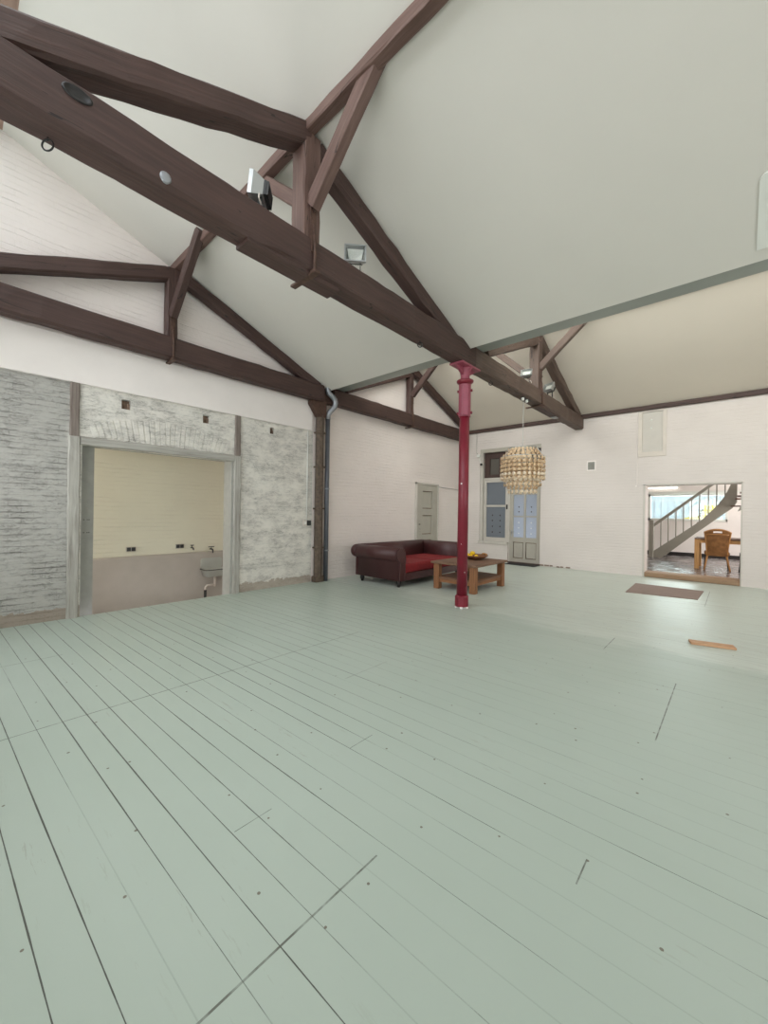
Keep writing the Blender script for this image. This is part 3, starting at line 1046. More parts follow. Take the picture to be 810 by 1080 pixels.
# room behind the opening, its floor a step lower
BX = -8.2
structure(MB().span((BX - 0.2, -1.0, -0.75), (XL, 4.3, -0.65)).build('floor', M['dado']), 'lower floor of the washroom behind the opening', 'floor')
structure(wall_mesh('x', BX, BX - 0.2, -1.0, 4.3, -0.75, 3.1).build('wall_washroom', M['backwall']), 'cream painted brick wall of the washroom', 'wall')
structure(MB().prism([(BX - 0.01, -0.65), (BX + 0.05, -0.65), (BX + 0.05, 0.545), (BX + 0.035, 0.565), (BX - 0.01, 0.575)], 'y', -1.0, 3.98).build('trim', M['dado']),
          'smooth grey dado along foot of the washroom wall', 'trim')
structure(MB().span((BX - 0.1, 3.97, -0.7), (XL - 0.2, 4.15, 3.1)).build('wall_washroom_side', M['plaster']), 'white end wall of the washroom', 'wall')
structure(MB().span((BX - 0.1, -1.0, 2.95), (XL - 0.2, 4.1, 3.1)).build('ceiling', M['plaster']), 'washroom ceiling', 'ceiling')
structure(wall_mesh('y', -0.8, -0.95, BX - 0.1, XL - 0.2, -0.7, 3.1, [(-8.0, -6.85, 0.7, 2.4)]).build('wall_washroom_end', M['plaster']), 'washroom wall with the window', 'wall')

# sink
sk = thing('wash_basin', 'small grey enamel wash basin hung on the washroom wall', 'sink', (BX + 0.05, 3.67, 0.1))
mb = MB()
def rrect(cx_, cy_, w_, h_, r_, n_=5):
    out = []
    for sx, sy, a in ((1, 1, 0), (-1, 1, PI / 2), (-1, -1, PI), (1, -1, 1.5 * PI)):
        for k in range(n_ + 1):
            an = a + k / n_ * PI / 2
            out.append((cx_ + sx * (w_ / 2 - r_) + r_ * math.cos(an), cy_ + sy * (h_ / 2 - r_) + r_ * math.sin(an)))
    return out
x_c = BX + 0.05 + 0.17
sec = [(0.33, 0.50, 0.06, 0.215), (0.33, 0.50, 0.06, 0.235), (0.28, 0.45, 0.05, 0.235), (0.24, 0.40, 0.05, 0.12)]
outer = [(0.27, 0.42, 0.06, 0.085), (0.30, 0.46, 0.06, 0.21)]
rings = []
for (a, b, r_, z) in outer + sec:
    rings.append([mb.bm.verts.new((p[0], p[1], z)) for p in rrect(x_c, 3.67, a, b, r_)])
for i in range(len(rings) - 1):
    n = len(rings[i])
    for k in range(n):
        f = mb.face([rings[i][k], rings[i][(k + 1) % n], rings[i + 1][(k + 1) % n], rings[i + 1][k]])
        f.smooth = True
mb.face(rings[0])
mb.face(rings[-1])
mb.build('bowl', M['sink'], sk)
mb = MB()
mb.tube([Vector((p[0], p[1], 0.228)) for p in rrect(x_c, 3.67, 0.335, 0.505, 0.065)] + [Vector((*rrect(x_c, 3.67, 0.335, 0.505, 0.065)[0], 0.228))], 0.009, 6, False)
lab(mb.build('rim', M['darkmetal'], sk), 'dark worn rim')
mb = MB()
mb.prism(rrect(3.67, 0.335, 0.44, 0.21, 0.05), 'x', BX + 0.05, BX + 0.07)
mb.build('splashback', M['sink'], sk)
mb = MB()
mb.tube([(x_c - 0.02, 3.68, 0.09), (x_c - 0.02, 3.68, -0.14)], 0.022, 10)
mb.tube([(x_c - 0.02, 3.68, -0.10), (x_c - 0.02, 3.52, -0.10), (x_c - 0.03, 3.49, -0.14), (x_c - 0.03, 3.49, -0.2)], 0.022, 10)
lab(mb.build('drain_pipe', M['cream'], sk), 'cream bent drain pipe')
mb = MB()
mb.tube([(x_c - 0.03, 3.49, -0.19), (x_c - 0.03, 3.49, -0.65)], 0.026, 10)
lab(mb.build('waste_pipe', M['darkmetal'], sk), 'dark waste pipe')

def tap(label, y, z, s=1.0):
    t = thing('wall_tap', label, 'tap', (BX + 0.02, y, z))
    MB().tube([(BX, y, z), (BX + 0.06, y, z), (BX + 0.11, y, z), (BX + 0.13, y, z - 0.02), (BX + 0.13, y, z - 0.07 * s)], 0.013, 8).build('spout', M['darkmetal'], t)
    mb = MB()
    mb.tube([(BX + 0.06, y, z), (BX + 0.06, y, z + 0.05)], 0.008, 8)
    mb.tube([(BX + 0.06, y - 0.055 * s, z + 0.05), (BX + 0.06, y + 0.055 * s, z + 0.05)], 0.009, 8)
    mb.build('handle', M['darkmetal'], t)
    return t
tap('dark water tap on the wall above the wash basin', 3.66, 0.62, 1.1)
tap('small dark stop tap left of the wash basin', 3.27, 0.67, 0.6)

def double_socket(label, y, z):
    t = thing('wall_socket', label, 'socket', (BX + 0.01, y, z))
    MB().box((BX + 0.012, y, z), (0.03, 0.155, 0.085), 0, 0.006).build('plate', M['joinery'], t)
    for s in (-1, 1):
        MB().box((BX + 0.03, y + s * 0.037, z), (0.02, 0.062, 0.066), 0, 0.006).build('outlet', M['darkmetal'], t)
    return t
double_socket('double dark wall socket in the middle of the washroom wall', 2.21, 0.70)
double_socket('double dark wall socket nearer the wash basin', 3.05, 0.71)

# iron post and rain pipe where the two bays meet
ip = thing('iron_post', 'rusty brown iron post at the left wall under the valley gutter', 'post', (XL + 0.06, 5.055, 0))
MB().lathe((XL + 0.092, 5.055, 0), [(0.0, 0.02), (0.085, 0.02), (0.085, 3.40), (0.0, 3.40)], 8).build('shaft', M['post'], ip)
mb = MB()
mb.box((XL + 0.09, 5.055, 0.06), (0.16, 0.21, 0.12), 0, 0.012)
mb.build('foot', M['post'], ip)
mb = MB()
mb.prism([(4.97, 3.36), (5.14, 3.36), (5.16, 3.45), (5.16, 3.67), (4.78, 3.67), (4.78, 3.60)], 'x', XL + 0.04, XL + 0.17)
mb.box((XL + 0.08, 5.19, 3.84), (0.12, 0.26, 0.34), 0, 0.015)
mb.build('bracket', M['iron'], ip)
for zz in (0.7, 1.5, 2.35, 3.05):
    MB().box((XL + 0.093, 5.055, zz), (0.172, 0.174, 0.03), 0, 0.004).build('band', M['post'], ip)

dp = thing('rain_pipe', 'dark grey rain pipe beside the rusty post', 'pipe', (XL + 0.10, 5.235, 0))
px, py = XL + 0.11, 5.245
MB().tube([(px, py, 0.0), (px, py, 3.40)], 0.048, 14).build('down_pipe', M['pipe'], dp)
mb = MB()
pts = [(px, py, 3.36), (px, py, 3.44), (px + 0.03, py + 0.03, 3.52), (px + 0.09, py + 0.10, 3.62), (px + 0.11, py + 0.11, 3.70),
       (px + 0.11, py + 0.09, 3.77), (px + 0.10, py + 0.02, 3.83), (px + 0.09, py - 0.06, 3.88), (px + 0.09, py - 0.08, 3.95), (px + 0.09, py - 0.08, 4.03)]
mb.tube(pts, 0.055, 14)
lab(mb.build('swan_neck', M['zinc'], dp), 'pale grey bent swan neck')
for zz in (0.62, 1.9, 3.36):
    MB().tube([(px, py, zz), (px, py, zz + 0.03)], 0.056, 14).build('pipe_clip', M['zinc'], dp)

# conduit and switches on the grey brick
cs = thing('light_switch', 'white double light switch with conduit beside the rusty post', 'switch', (XL + 0.01, 4.82, 1.2))
mb = MB()
mb.tube([(XL + 0.014, 4.815, 3.08), (XL + 0.014, 4.815, 1.26)], 0.011, 8)
mb.build('conduit', M['white'], cs)
MB().box((XL + 0.02, 4.765, 1.205), (0.045, 0.075, 0.10), 0, 0.006).build('switch_box', M['cream'], cs)
lab(MB().box((XL + 0.022, 4.865, 1.205), (0.05, 0.075, 0.10), 0, 0.006).build('switch_box', M['darkmetal'], cs), 'darker right switch box')
MB().box((XL + 0.044, 4.765, 1.205), (0.012, 0.04, 0.05), 0, 0.003).build('rocker', M['white'], cs)

# cupboard door on the left wall behind the sofa
def panel_door(name, label, axis, front, u0, u1, z1, panels, m, th=0.04, z0=0.0):
    """door leaf with real stiles, rails and sunk panels; panels = list of (u0,u1,z0,z1)"""
    mb = wall_mesh(axis, front, front - th if axis == 'x' else front + th, u0, u1, z0, z1, panels)
    d = structure(mb.build(name, m), label, 'door')
    for (a, b, c, e) in panels:
        q = MB()
        if axis == 'x':
            q.span((front - th * 0.9, a + 0.02, c + 0.02), (front - th * 0.5, b - 0.02, e - 0.02), 0.006)
        q.build('panel', m, d)
        MB().span((front - th * 1.0, a - 0.005, c - 0.005), (front - th * 0.9, b + 0.005, e + 0.005)).build('panel_shade_backing', M['hole'], d)  # dark plate paints the shade line around the sunk panel
    return d
d2 = panel_door('door_2', 'grey green panelled cupboard door behind the sofa', 'x', XL + 0.05, 8.44, 9.40, 2.22,
                [(8.68, 9.15, 1.56, 2.05), (8.68, 9.15, 0.85, 1.38), (8.68, 9.15, 0.12, 0.70)], M['joinery'], 0.05)
mb = MB()
for a, b in (((8.40, 0.0), (8.44, 2.27)), ((9.40, 0.0), (9.44, 2.27)), ((8.40, 2.22), (9.44, 2.27))):
    mb.span((XL, a[0], a[1]), (XL + 0.065, b[0], b[1]), 0.004)
mb.build('frame', M['joinery2'], d2)
mb = MB()
mb.tube([(XL + 0.05, 8.53, 1.13), (XL + 0.09, 8.53, 1.13)], 0.012, 8)
for zz in (1.0, 0.93, 0.86):
    mb.tube([(XL + 0.05, 8.58, zz), (XL + 0.056, 8.58, zz)], 0.006, 6)
mb.build('knob_or_glint', M['black'], d2)
mb = MB()
mb.tube([(XL + 0.012, 9.44, 2.20), (XL + 0.012, 10.2, 2.185), (XL + 0.012, 11.13, 2.18)], 0.008, 6)
tag(mb.build('wall_cable', M['cordm']), 'thin grey cable running right from the cupboard door', 'cable')

# ------------------------------------------------------------------ far wall: door, side light, transom, hatch, vent
YD = YF + 0.12
# glazed door leaf
pn = [(-4.94, -4.625, 0.76, 1.36), (-4.565, -4.25, 0.76, 1.36), (-4.94, -4.625, 1.40, 2.02), (-4.565, -4.25, 1.40, 2.02)]
low = [(-4.94, -4.63, 0.14, 0.62), (-4.56, -4.25, 0.14, 0.62)]
mb = wall_mesh('y', YD, YD + 0.05, -5.04, -4.14, 0.03, 2.50, pn + low)
dr = structure(mb.build('door_1', M['joinery']), 'grey green half glazed door behind the shell chandelier', 'door')
for a, b, c, e in low:
    MB().span((a + .02, YD + 0.015, c + .02), (b - .02, YD + 0.04, e - .02), 0.006).build('panel', M['joinery'], dr)
    MB().span((a - .005, YD + 0.042, c - .005), (b + .005, YD + 0.049, e + .005)).build('panel_shade_backing', M['hole'], dr)  # dark plate in place of shade in the panel groove
for a, b, c, e in pn:
    q = MB().span((a - .005, YD + 0.024, c - .005), (b + .005, YD + 0.030, e + .005)).build('pane', M['frost'], dr)
def dots(us, zs, parent, y, skip=()):
    mb = MB()
    for u in us:
        for z in zs:
            mb.box((u, y, z), (0.035, 0.006, 0.035), 0, 0.0, 2, Matrix.Rotation(PI / 4, 4, 'Y'))
    return mb
q = dots((-4.78, -4.41), (0.88, 1.04, 1.20), dr, YD + 0.021).build('clear_dots', M['white'], dr)
lab(q, 'white dots printed on the lower panes')
q = dots((-4.78, -4.41), (1.52, 1.66), dr, YD + 0.021).build('clear_dots', M['darkpane'], dr)
lab(q, 'dark dots on the upper panes')
mb = MB()
mb.box((-4.985, YD - 0.004, 0.88), (0.04, 0.012, 0.20), 0, 0.004)
mb.tube([(-4.985, YD - 0.005, 0.92), (-4.985, YD - 0.05, 0.92), (-4.88, YD - 0.05, 0.92)], 0.010, 8)
mb.build('handle', M['alu'], dr)
# frame around door and side light
mb = MB()
for a, b in (((-5.10, 0.0), (-5.04, 2.55)), ((-4.14, 0.0), (-4.10, 3.45)), ((-5.99, 2.50), (-4.10, 2.56))):
    mb.span((a[0], YD - 0.03, a[1]), (b[0], YD + 0.07, b[1]), 0.004)
fr = mb.build('frame', M['joinery2'], dr)
MB().span((-5.06, YF + 0.01, -0.02), (-4.10, YD + 0.06, 0.032), 0.004).build('added_door_sill', M['beam'], dr)  # sill added to stop lobby light showing under the door

# side light
wl = [(-5.82, -5.19, 0.72, 1.66), (-5.82, -5.19, 1.72, 2.42)]
wn_ = structure(wall_mesh('y', YD - 0.01, YD + 0.05, -5.90, -5.10, 0.60, 2.50, wl).build('window_1', M['joinery2']),
                'grey side window left of the glazed door', 'window')
for a, b, c, e in wl:
    MB().span((a - .005, YD + 0.02, c - .005), (b + .005, YD + 0.026, e + .005)).build('pane', M['frost2'], wn_)
mb = dots((-5.62, -5.37), (0.88, 1.06, 1.24, 1.40), wn_, YD + 0.017)
mb.build('clear_dots', M['darkpane'], wn_)
MB().span((-6.03, YF - 0.03, 0.52), (-5.06, YD, 0.60), 0.006).build('window_sill', M['joinery2'], wn_)
MB().box((-5.135, YD - 0.03, 1.66), (0.03, 0.05, 0.14), 0, 0.006).build('latch', M['black'], wn_)
# left jamb lining
structure(MB().span((-5.985, YF + 0.01, 0.6), (-5.90, YD + 0.06, 3.45), 0.004).build('trim', M['joinery2']), 'pale jamb board at left of the side window', 'trim')

# dark transom window above
tl = [(-5.72, -5.42, 2.66, 3.16), (-5.34, -4.9, 2.66, 3.16), (-4.8, -4.28, 2.66, 3.16)]
tw = structure(wall_mesh('y', YD, YD + 0.06, -5.90, -4.14, 2.56, 3.34, tl).build('window_2', M['beam']),
               'dark brown transom window above the glazed door', 'window')
for a, b, c, e in tl:
    MB().span((a - .005, YD + 0.03, c - .005), (b + .005, YD + 0.036, e + .005)).build('pane', M['darkpane'], tw)
structure(MB().span((-5.99, YF + 0.0, 3.34), (-4.10, YD + 0.06, 3.45), 0.004).build('trim', M['joinery']), 'grey head board above the transom window', 'trim')
mb = MB()
mb.span((-6.2, 12.8, -0.05), (-4.0, 12.9, 3.6))
mb.span((-6.3, YF + 0.42, -0.05), (-6.2, 12.9, 3.6))
mb.span((-4.02, YF + 0.42, -0.05), (-4.0, 12.9, 3.6))
mb.span((-6.3, YF + 0.42, 3.5), (-4.0, 12.9, 3.6))
mb.span((-6.3, YF + 0.10, -0.10), (-4.0, 12.9, -0.02))
structure(mb.build('wall_lobby', M['plaster']), 'little lobby behind the glazed door', 'wall')

# little wall lamp on the side of the transom
wlp = thing('wall_lamp', 'small white fitting on the wall left of the transom window', 'lamp', (-6.03, YF, 3.2))
mb = MB()
mb.tube([(-6.12, YF - 0.012, 3.98), (-6.12, YF - 0.012, 3.36)], 0.007, 6)
mb.tube([(-6.12, YF - 0.012, 3.36), (-6.06, YF - 0.03, 3.30), (-6.04, YF - 0.012, 3.20)], 0.008, 6)
mb.build('cable', M['cordm'], wlp)
MB().box((-6.03, YF - 0.03, 3.26), (0.10, 0.06, 0.09), 0, 0.01).build('junction_box', M['white'], wlp)
MB().lathe((-5.93, YF - 0.06, 2.98), [(0.0, -0.04), (0.03, -0.03), (0.04, 0.0), (0.03, 0.03), (0.0, 0.04)], 12).build('bulb', M['darkmetal'], wlp)
MB().tube([(-6.03, YF - 0.03, 3.22), (-5.98, YF - 0.06, 3.10), (-5.93, YF - 0.06, 3.01)], 0.008, 6).build('arm', M['white'], wlp)

# blind window high on the far wall
bw = structure(wall_mesh('y', YF - 0.018, YF + 0.05, -1.78, -1.22, 2.87, 3.95, [(-1.70, -1.29, 2.98, 3.93)]).build('window_3', M['cream']),
               'blind pale window high on the far wall', 'window')
MB().span((-1.705, YF + 0.015, 2.97), (-1.285, YF + 0.04, 3.94)).build('board', M['joinery2'], bw)
mb = MB()
for zz in (3.74, 3.55):
    mb.lathe((-1.52, YF + 0.018, zz), [(0.0, 0.016), (0.02, 0.010), (0.025, 0.0)], 12, Matrix.Rotation(PI / 2, 3, 'X'))
mb.build('knob_or_glint', M['white'], bw)  # white bumps stand in for two bright reflections

vt = thing('wall_vent', 'small square grey vent grille on the far wall', 'vent', (-2.80, YF, 2.6))
mb = wall_mesh('y', YF - 0.02, YF + 0.0, -2.91, -2.70, 2.60, 2.86, [(-2.885, -2.725, 2.63, 2.83)])
mb.build('frame', M['plaster'], vt)
mb = MB()
for k in range(9):
    mb.box((-2.805, YF - 0.006, 2.642 + k * 0.022), (0.16, 0.014, 0.013), 0, 0, 2, Matrix.Rotation(0.5, 4, 'X'))
mb.span((-2.885, YF - 0.001, 2.63), (-2.725, YF + 0.001, 2.83))
mb.build('grille', M['greyframe'], vt)

mb = MB()
mb.tube([(-1.80, YF - 0.01, 3.96), (-1.795, YF - 0.01, 3.0), (-1.79, YF - 0.01, 2.18)], 0.008, 6)
mb.box((-1.80, YF - 0.01, 2.17), (0.05, 0.02, 0.03), 0, 0.004)
tag(mb.build('wall_conduit', M['plaster']), 'thin white conduit running down left of the blind window', 'conduit')

# rubble and black gap along the foot of the far wall
mb = MB()
for x in (-4.05, -3.9, -3.78, -3.6, -3.5, -3.34):
    mb.box((x, YF - 0.01, 0.02 + random.random() * 0.02), (0.08 + random.random() * .05, 0.02, 0.03), 0, 0.006)
structure(mb.build('baseboard_far', M['hole']), 'broken plaster along the foot of the far wall', 'baseboard')

# wooden sill of the opening to the stair room
structure(MB().span((-1.62, YF + 0.005, 0.0), (0.08, YF + 0.44, 0.112), 0.012).build('trim', M['sill']), 'worn wooden threshold of the opening to the stair room', 'trim')
mb = MB()
mb.span((-1.66, YF - 0.012, 0.0), (-1.62, YF + 0.01, 2.2))
mb.span((0.08, YF - 0.012, 0.0), (0.10, YF + 0.01, 2.2))
mb.span((-1.66, YF - 0.012, 2.18), (0.10, YF + 0.01, 2.21))
structure(mb.build('trim', M['joinery2']), 'thin grey edging around the opening to the stair room', 'trim')

# ------------------------------------------------------------------ stair room beyond
SY, SYB = YF + 0.42, 17.0
structure(MB().span((-4.0, SY, -0.02), (3.1, SYB + 0.1, 0.10)).build('floor', M['tile']), 'dark shiny stone tiles of the stair room', 'floor')
structure(wall_mesh('y', SYB, SYB + 0.2, -4.0, 3.2, 0.0, 3.0, [(-2.32, -0.22, 1.36, 2.20), (-0.52, -0.235, 1.30, 1.55)][:1] + [(-0.10, 0.02, 1.30, 1.5)][:0] + [(-0.215, 0.0, 1.5, 1.7)][:0]).build('wall_stair_room', M['plaster']),
          'white back wall of the stair room', 'wall')
structure(wall_mesh('x', 3.0, 3.2, SY, SYB + 0.2, 0.0, 3.0, [(12.8, 15.8, 0.9, 2.3)]).build('wall_stair_room_right', M['plaster']), 'right wall of the stair room', 'wall')
structure(MB().span((-4.2, SY, 0.0), (-4.0, SYB + 0.2, 3.0)).build('wall_stair_room_left', M['plaster']), 'left wall of the stair room', 'wall')
structure(MB().span((-4.2, SY, 2.9), (3.2, SYB + 0.2, 3.05)).build('ceiling', M['plaster']), 'ceiling of the stair room', 'ceiling')
structure(MB().span((-4.0, SYB - 0.02, 0.10), (3.0, SYB, 0.21)).build('baseboard_stair_room', M['black']), 'dark skirting along the stair room back wall', 'baseboard')
structure(MB().span((-4.0, SYB - 0.10, 2.24), (3.0, SYB, 2.32), 0.006).build('trim', M['white']), 'white ledge above the strip window', 'trim')
mb = MB()
for a, b in (((-2.40, 1.30), (-2.30, 2.24)), ((-0.26, 1.30), (-0.20, 2.24)), ((-2.40, 1.30), (-0.20, 1.38)), ((-2.40, 2.17), (-0.20, 2.24))):
    mb.span((a[0], SYB - 0.02, a[1]), (b[0], SYB + 0.1, b[1]), 0.004)
sw_ = structure(mb.build('window_10', M['white']), 'long strip window behind the staircase', 'window')
MB().span((-2.31, SYB + 0.05, 1.37), (-0.25, SYB + 0.056, 2.18)).build('pane', M['glass'], sw_)
tb = thing('tube_lamp', 'white tube lamp above the strip window at the top left', 'lamp', (-1.95, SYB - 0.06, 2.46))
MB().span((-2.42, SYB - 0.06, 2.48), (-1.48, SYB, 2.53), 0.006).build('housing', M['white'], tb)
MB().tube([(-2.38, SYB - 0.07, 2.455), (-1.52, SYB - 0.07, 2.455)], 0.02, 10).build('tube', emit('lit_tube', (1.0, 0.98, 0.93), 2.5), tb)

# outside the strip window: a pale yard with a fence and a yellow van
structure(MB().span((-14, 17.25, -0.3), (9, 40, -0.2)).build('yard_floor', flat('concrete_yard', (196, 198, 200), 0.8)), 'pale yard outside the strip window', 'ground')
fc = thing('yard_fence', 'pale blue grey fence outside the strip window', 'fence', (-3.5, 24.0, -0.2))
mb = MB()
for k in range(40):
    x = -9 + k * 0.28
    mb.span((x, 24.0, -0.2), (x + 0.05, 24.03, 2.25))
mb.build('bars', flat('fence_grey', (182, 193, 202), 0.5), fc)
mb = MB()
mb.span((-9, 23.98, 2.2), (2.2, 24.05, 2.3))
mb.span((-9, 23.98, 0.3), (2.2, 24.05, 0.4))
mb.build('rail', flat('fence_rail', (230, 234, 236), 0.5), fc)
sh = thing('shed', 'long pale blue building beyond the fence', 'building', (-4, 30, -0.2))
MB().span((-16, 30, -0.2), (6, 34, 3.2)).build('wall', flat('shed_paint', (222, 233, 241), 0.7), sh)
MB().prism([(29.6, 3.15), (34.4, 3.15), (32, 4.3)], 'x', -16.3, 6.3).build('roof', flat('shed_roof', (150, 176, 196), 0.6), sh)
vn = thing('yellow_van', 'bright yellow van parked outside behind the balusters', 'van', (-0.95, 22.5, -0.2))
yl = flat('yellow_paint', (250, 224, 40), 0.35, var=0.03)
mb = MB()
mb.prism([(-1.75, 0.15), (-0.65, 0.15), (-0.65, 1.95), (-1.05, 1.98), (-1.22, 1.5), (-1.75, 1.38)], 'y', 21.8, 23.2)
mb.build('body', yl, vn)
for x in (-1.5, -0.95):
    for yy in (21.78, 23.1):
        MB().tube([(x, yy, 0.08), (x, yy + 0.14, 0.08)], 0.28, 18).build('wheel', M['rubber'], vn)
MB().prism([(-1.24, 1.42), (-1.14, 1.42), (-1.02, 1.86), (-1.08, 1.86)], 'y', 21.78, 21.82).build('window', M['darkpane'], vn)

# staircase
ST = 15.5
stc = thing('staircase', 'grey painted staircase with balusters curving up to the right', 'staircase', (-2.06, ST, 0.1))
MB().beam((-2.065, ST, 0.10), (-2.065, ST, 1.32), 0.13, 0.13, up=(0, 1, 0), ch=0.012).build('newel_post', M['stairgrey'], stc)
top = [(-2.0, 0.31), (-1.01, 1.15), (-0.78, 1.36), (-0.64, 1.54), (-0.43, 1.80), (-0.28, 2.04), (-0.18, 2.27), (-0.10, 2.50), (-0.05, 2.88)]
bot = [(0.02, 2.88), (0.02, 1.92), (-0.08, 1.74), (-0.28, 1.56), (-0.44, 1.41), (-0.69, 1.17), (-1.01, 0.88), (-1.79, 0.105), (-2.0, 0.105)]
MB().prism(top + bot, 'y', ST - 0.03, ST + 0.03).build('stringer', M['stairgrey'], stc)
MB().prism([(p[0], p[1]) for p in top[:-1]] + bot[1:-1], 'y', ST + 0.87, ST + 0.93).build('stringer', M['stairgrey'], stc)
MB().beam((-2.02, ST, 1.14), (-0.42, ST, 2.56), 0.06, 0.085, n=2).build('handrail', M['stairgrey'], stc)
for x in (-1.81, -1.62, -1.42, -1.23, -1.03, -0.84, -0.63, -0.44, -0.25):
    zb_ = max(a for a in [top[i][1] + (top[i + 1][1] - top[i][1]) * (x - top[i][0]) / (top[i + 1][0] - top[i][0]) for i in range(7) if top[i][0] <= x <= top[i + 1][0]])
    MB().beam((x, ST, zb_ - 0.02), (x, ST, min(2.88, 1.14 + (x + 2.02) * 0.8875)), 0.032, 0.032, up=(0, 1, 0), ch=0.006).build('baluster', M['stairgrey'], stc)
for k in range(9):
    x = -1.72 + k * 0.205
    z = 0.105 + 0.994 * (x + 0.24 + 1.79) + 0.03
    MB().span((x - 0.0, ST + 0.03, z), (x + 0.24, ST + 0.87, z + 0.03), 0.004).build('tread', M['tread'], stc)
for k, z in enumerate((1.76, 1.97, 2.15, 2.34)):
    MB().span((-0.12 + 0.1 * k, ST - 0.34 - 0.04 * k, z), (0.62, ST + 0.05, z + 0.035), 0.004).build('tread', M['tread'], stc)
MB().prism([(0.03, 1.62), (0.7, 1.95), (0.7, 2.88), (0.55, 2.88)], 'y', ST - 0.40, ST - 0.36).build('stringer', M['stairgrey'], stc)
# small lit window under the stairs is part of the same wall: a pale box light slot
lw = structure(MB().span((-0.51, SYB - 0.03, 1.30), (-0.24, SYB - 0.001, 1.35), 0.004).build('window_11', M['white']), 'small bright window under the stairs', 'window')

# dining table in the stair room
dtx0, dtx1, dty0, dty1, dth = -0.80, 1.0, 13.05, 13.95, 0.10
dt = thing('dining_table', 'oak dining table in the stair room', 'table', ((dtx0 + dtx1) / 2, 13.5, 0.1))
MB().box(((dtx0 + dtx1) / 2, 13.5, 0.885), (dtx1 - dtx0, 0.90, 0.035), 0, 0.004).build('tabletop', M['tread'], dt)
MB().box(((dtx0 + dtx1) / 2, dty0 + 0.03, 0.82), (dtx1 - dtx0 - 0.2, 0.025, 0.09)).build('apron', M['oak'], dt)
MB().box(((dtx0 + dtx1) / 2, dty1 - 0.03, 0.82), (dtx1 - dtx0 - 0.2, 0.025, 0.09)).build('apron', M['oak'], dt)
MB().box((dtx0 + 0.03, 13.5, 0.82), (0.025, 0.72, 0.09)).build('apron', M['oak'], dt)
for x in (dtx0 + 0.05, dtx1 - 0.05):
    for y in (dty0 + 0.05, dty1 - 0.05):
        MB().box((x, y, 0.484), (0.10, 0.10, 0.767), 0, 0.006).build('leg', M['oak'], dt)

def rattan_chair(label, x0, y0, rz=0.0, dark=False):
    """seen from behind: a woven back flaring to the top, a grip slot, splayed cane legs"""
    t = thing('rattan_chair', label, 'chair', (x0, y0, 0.10))
    mr, mc = (M['black'], M['black']) if dark else (M['rattan'], M['cane'])
    R = Matrix.Translation((x0, y0, 0.10)) @ Matrix.Rotation(rz, 4, 'Z')
    def put(mb):
        bmesh.ops.transform(mb.bm, matrix=R, verts=mb.bm.verts)
        return mb
    def half(z):           # half width of the back
        return (0.17 if dark else 0.20) + 0.055 * ((z - 0.38) / 0.6) ** 2
    def bend(u, z):        # the back leans back and is gently hollow
        return -0.06 - 0.17 * ((z - 0.38) / 0.6) + 0.05 * (1 - u * u) * -1
    mb = MB()
    nu, nz = 12, 16
    for s in (0, 1):
        pass
    grid = {}
    for j in range(nz + 1):
        for i in range(nu + 1):
            u = i / nu * 2 - 1
            zt_ = 0.965 + 0.075 * (1 - u * u)
            z = 0.36 + (zt_ - 0.36) * j / nz
            for k, off in ((0, 0.0), (1, 0.03)):
                grid[i, j, k] = mb.bm.verts.new((u * half(z), bend(u, z) + off, z))
    slot = lambda i, j: 4 <= i <= 7 and j == nz - 2
    for j in range(nz):
        for i in range(nu):
            if slot(i, j):
                for (a, b) in (((i, j), (i + 1, j)), ((i, j + 1), (i + 1, j + 1))):
                    mb.face([grid[(*a, 0)], grid[(*b, 0)], grid[(*b, 1)], grid[(*a, 1)]])
                continue
            for k in (0, 1):
                mb.face([grid[i, j, k], grid[i + 1, j, k], grid[i + 1, j + 1, k], grid[i, j + 1, k]])
    for j in range(nz):
        for i in (0, nu):
            mb.face([grid[i, j, 0], grid[i, j + 1, 0], grid[i, j + 1, 1], grid[i, j, 1]])
    for i in range(nu):
        for j in (0, nz):
            mb.face([grid[i, j, 0], grid[i + 1, j, 0], grid[i + 1, j, 1], grid[i, j, 1]])
    put(mb).build('backrest', mr, t)
    mb = MB()
    edge = [(-half(z), bend(1, z) + 0.012, z) for z in [0.36 + 0.605 * k / 10 for k in range(11)]]
    arc = [(u * half(0.97), bend(u, 0.965 + .075 * (1 - u * u)) + 0.012, 0.965 + 0.075 * (1 - u * u)) for u in [-1 + 2 * k / 12 for k in range(13)]]
    mb.tube(edge + arc[1:-1] + [(-p[0], p[1], p[2]) for p in reversed(edge)], 0.020, 8)
    put(mb).build('back_frame', mc, t)
    mb = MB()
    mb.tube([(u * half(0.88), bend(u, 0.88) - 0.008, 0.905 + 0.01 * (1 - u * u)) for u in [-0.9 + 1.8 * k / 8 for k in range(9)]], 0.014, 8)
    put(mb).build('grip_rail', mc, t)
    mb = MB()
    mb.box((0, 0.17, 0.42), (0.50, 0.46, 0.09), 0, 0.03, 3)
    put(mb).build('seat', mr, t)
    for s in (-1, 1):
        mb = MB()
        mb.tube([(s * 0.18, -0.03, 0.40), (s * 0.215, -0.09, 0.2), (s * 0.25, -0.15, 0.0)], [0.024, 0.021, 0.018], 8)
        put(mb).build('leg', mc, t)
        mb = MB()
        mb.tube([(s * 0.21, 0.34, 0.40), (s * 0.225, 0.36, 0.2), (s * 0.24, 0.38, 0.0)], [0.024, 0.021, 0.018], 8)
        put(mb).build('leg', M['black'], t)
    return t
rattan_chair('brown rattan chair standing with its back to the opening', -0.35, 13.10, 0.06)
rattan_chair('dark chair half hidden at the right edge of the opening', 0.325, 13.02, 0.0, True)

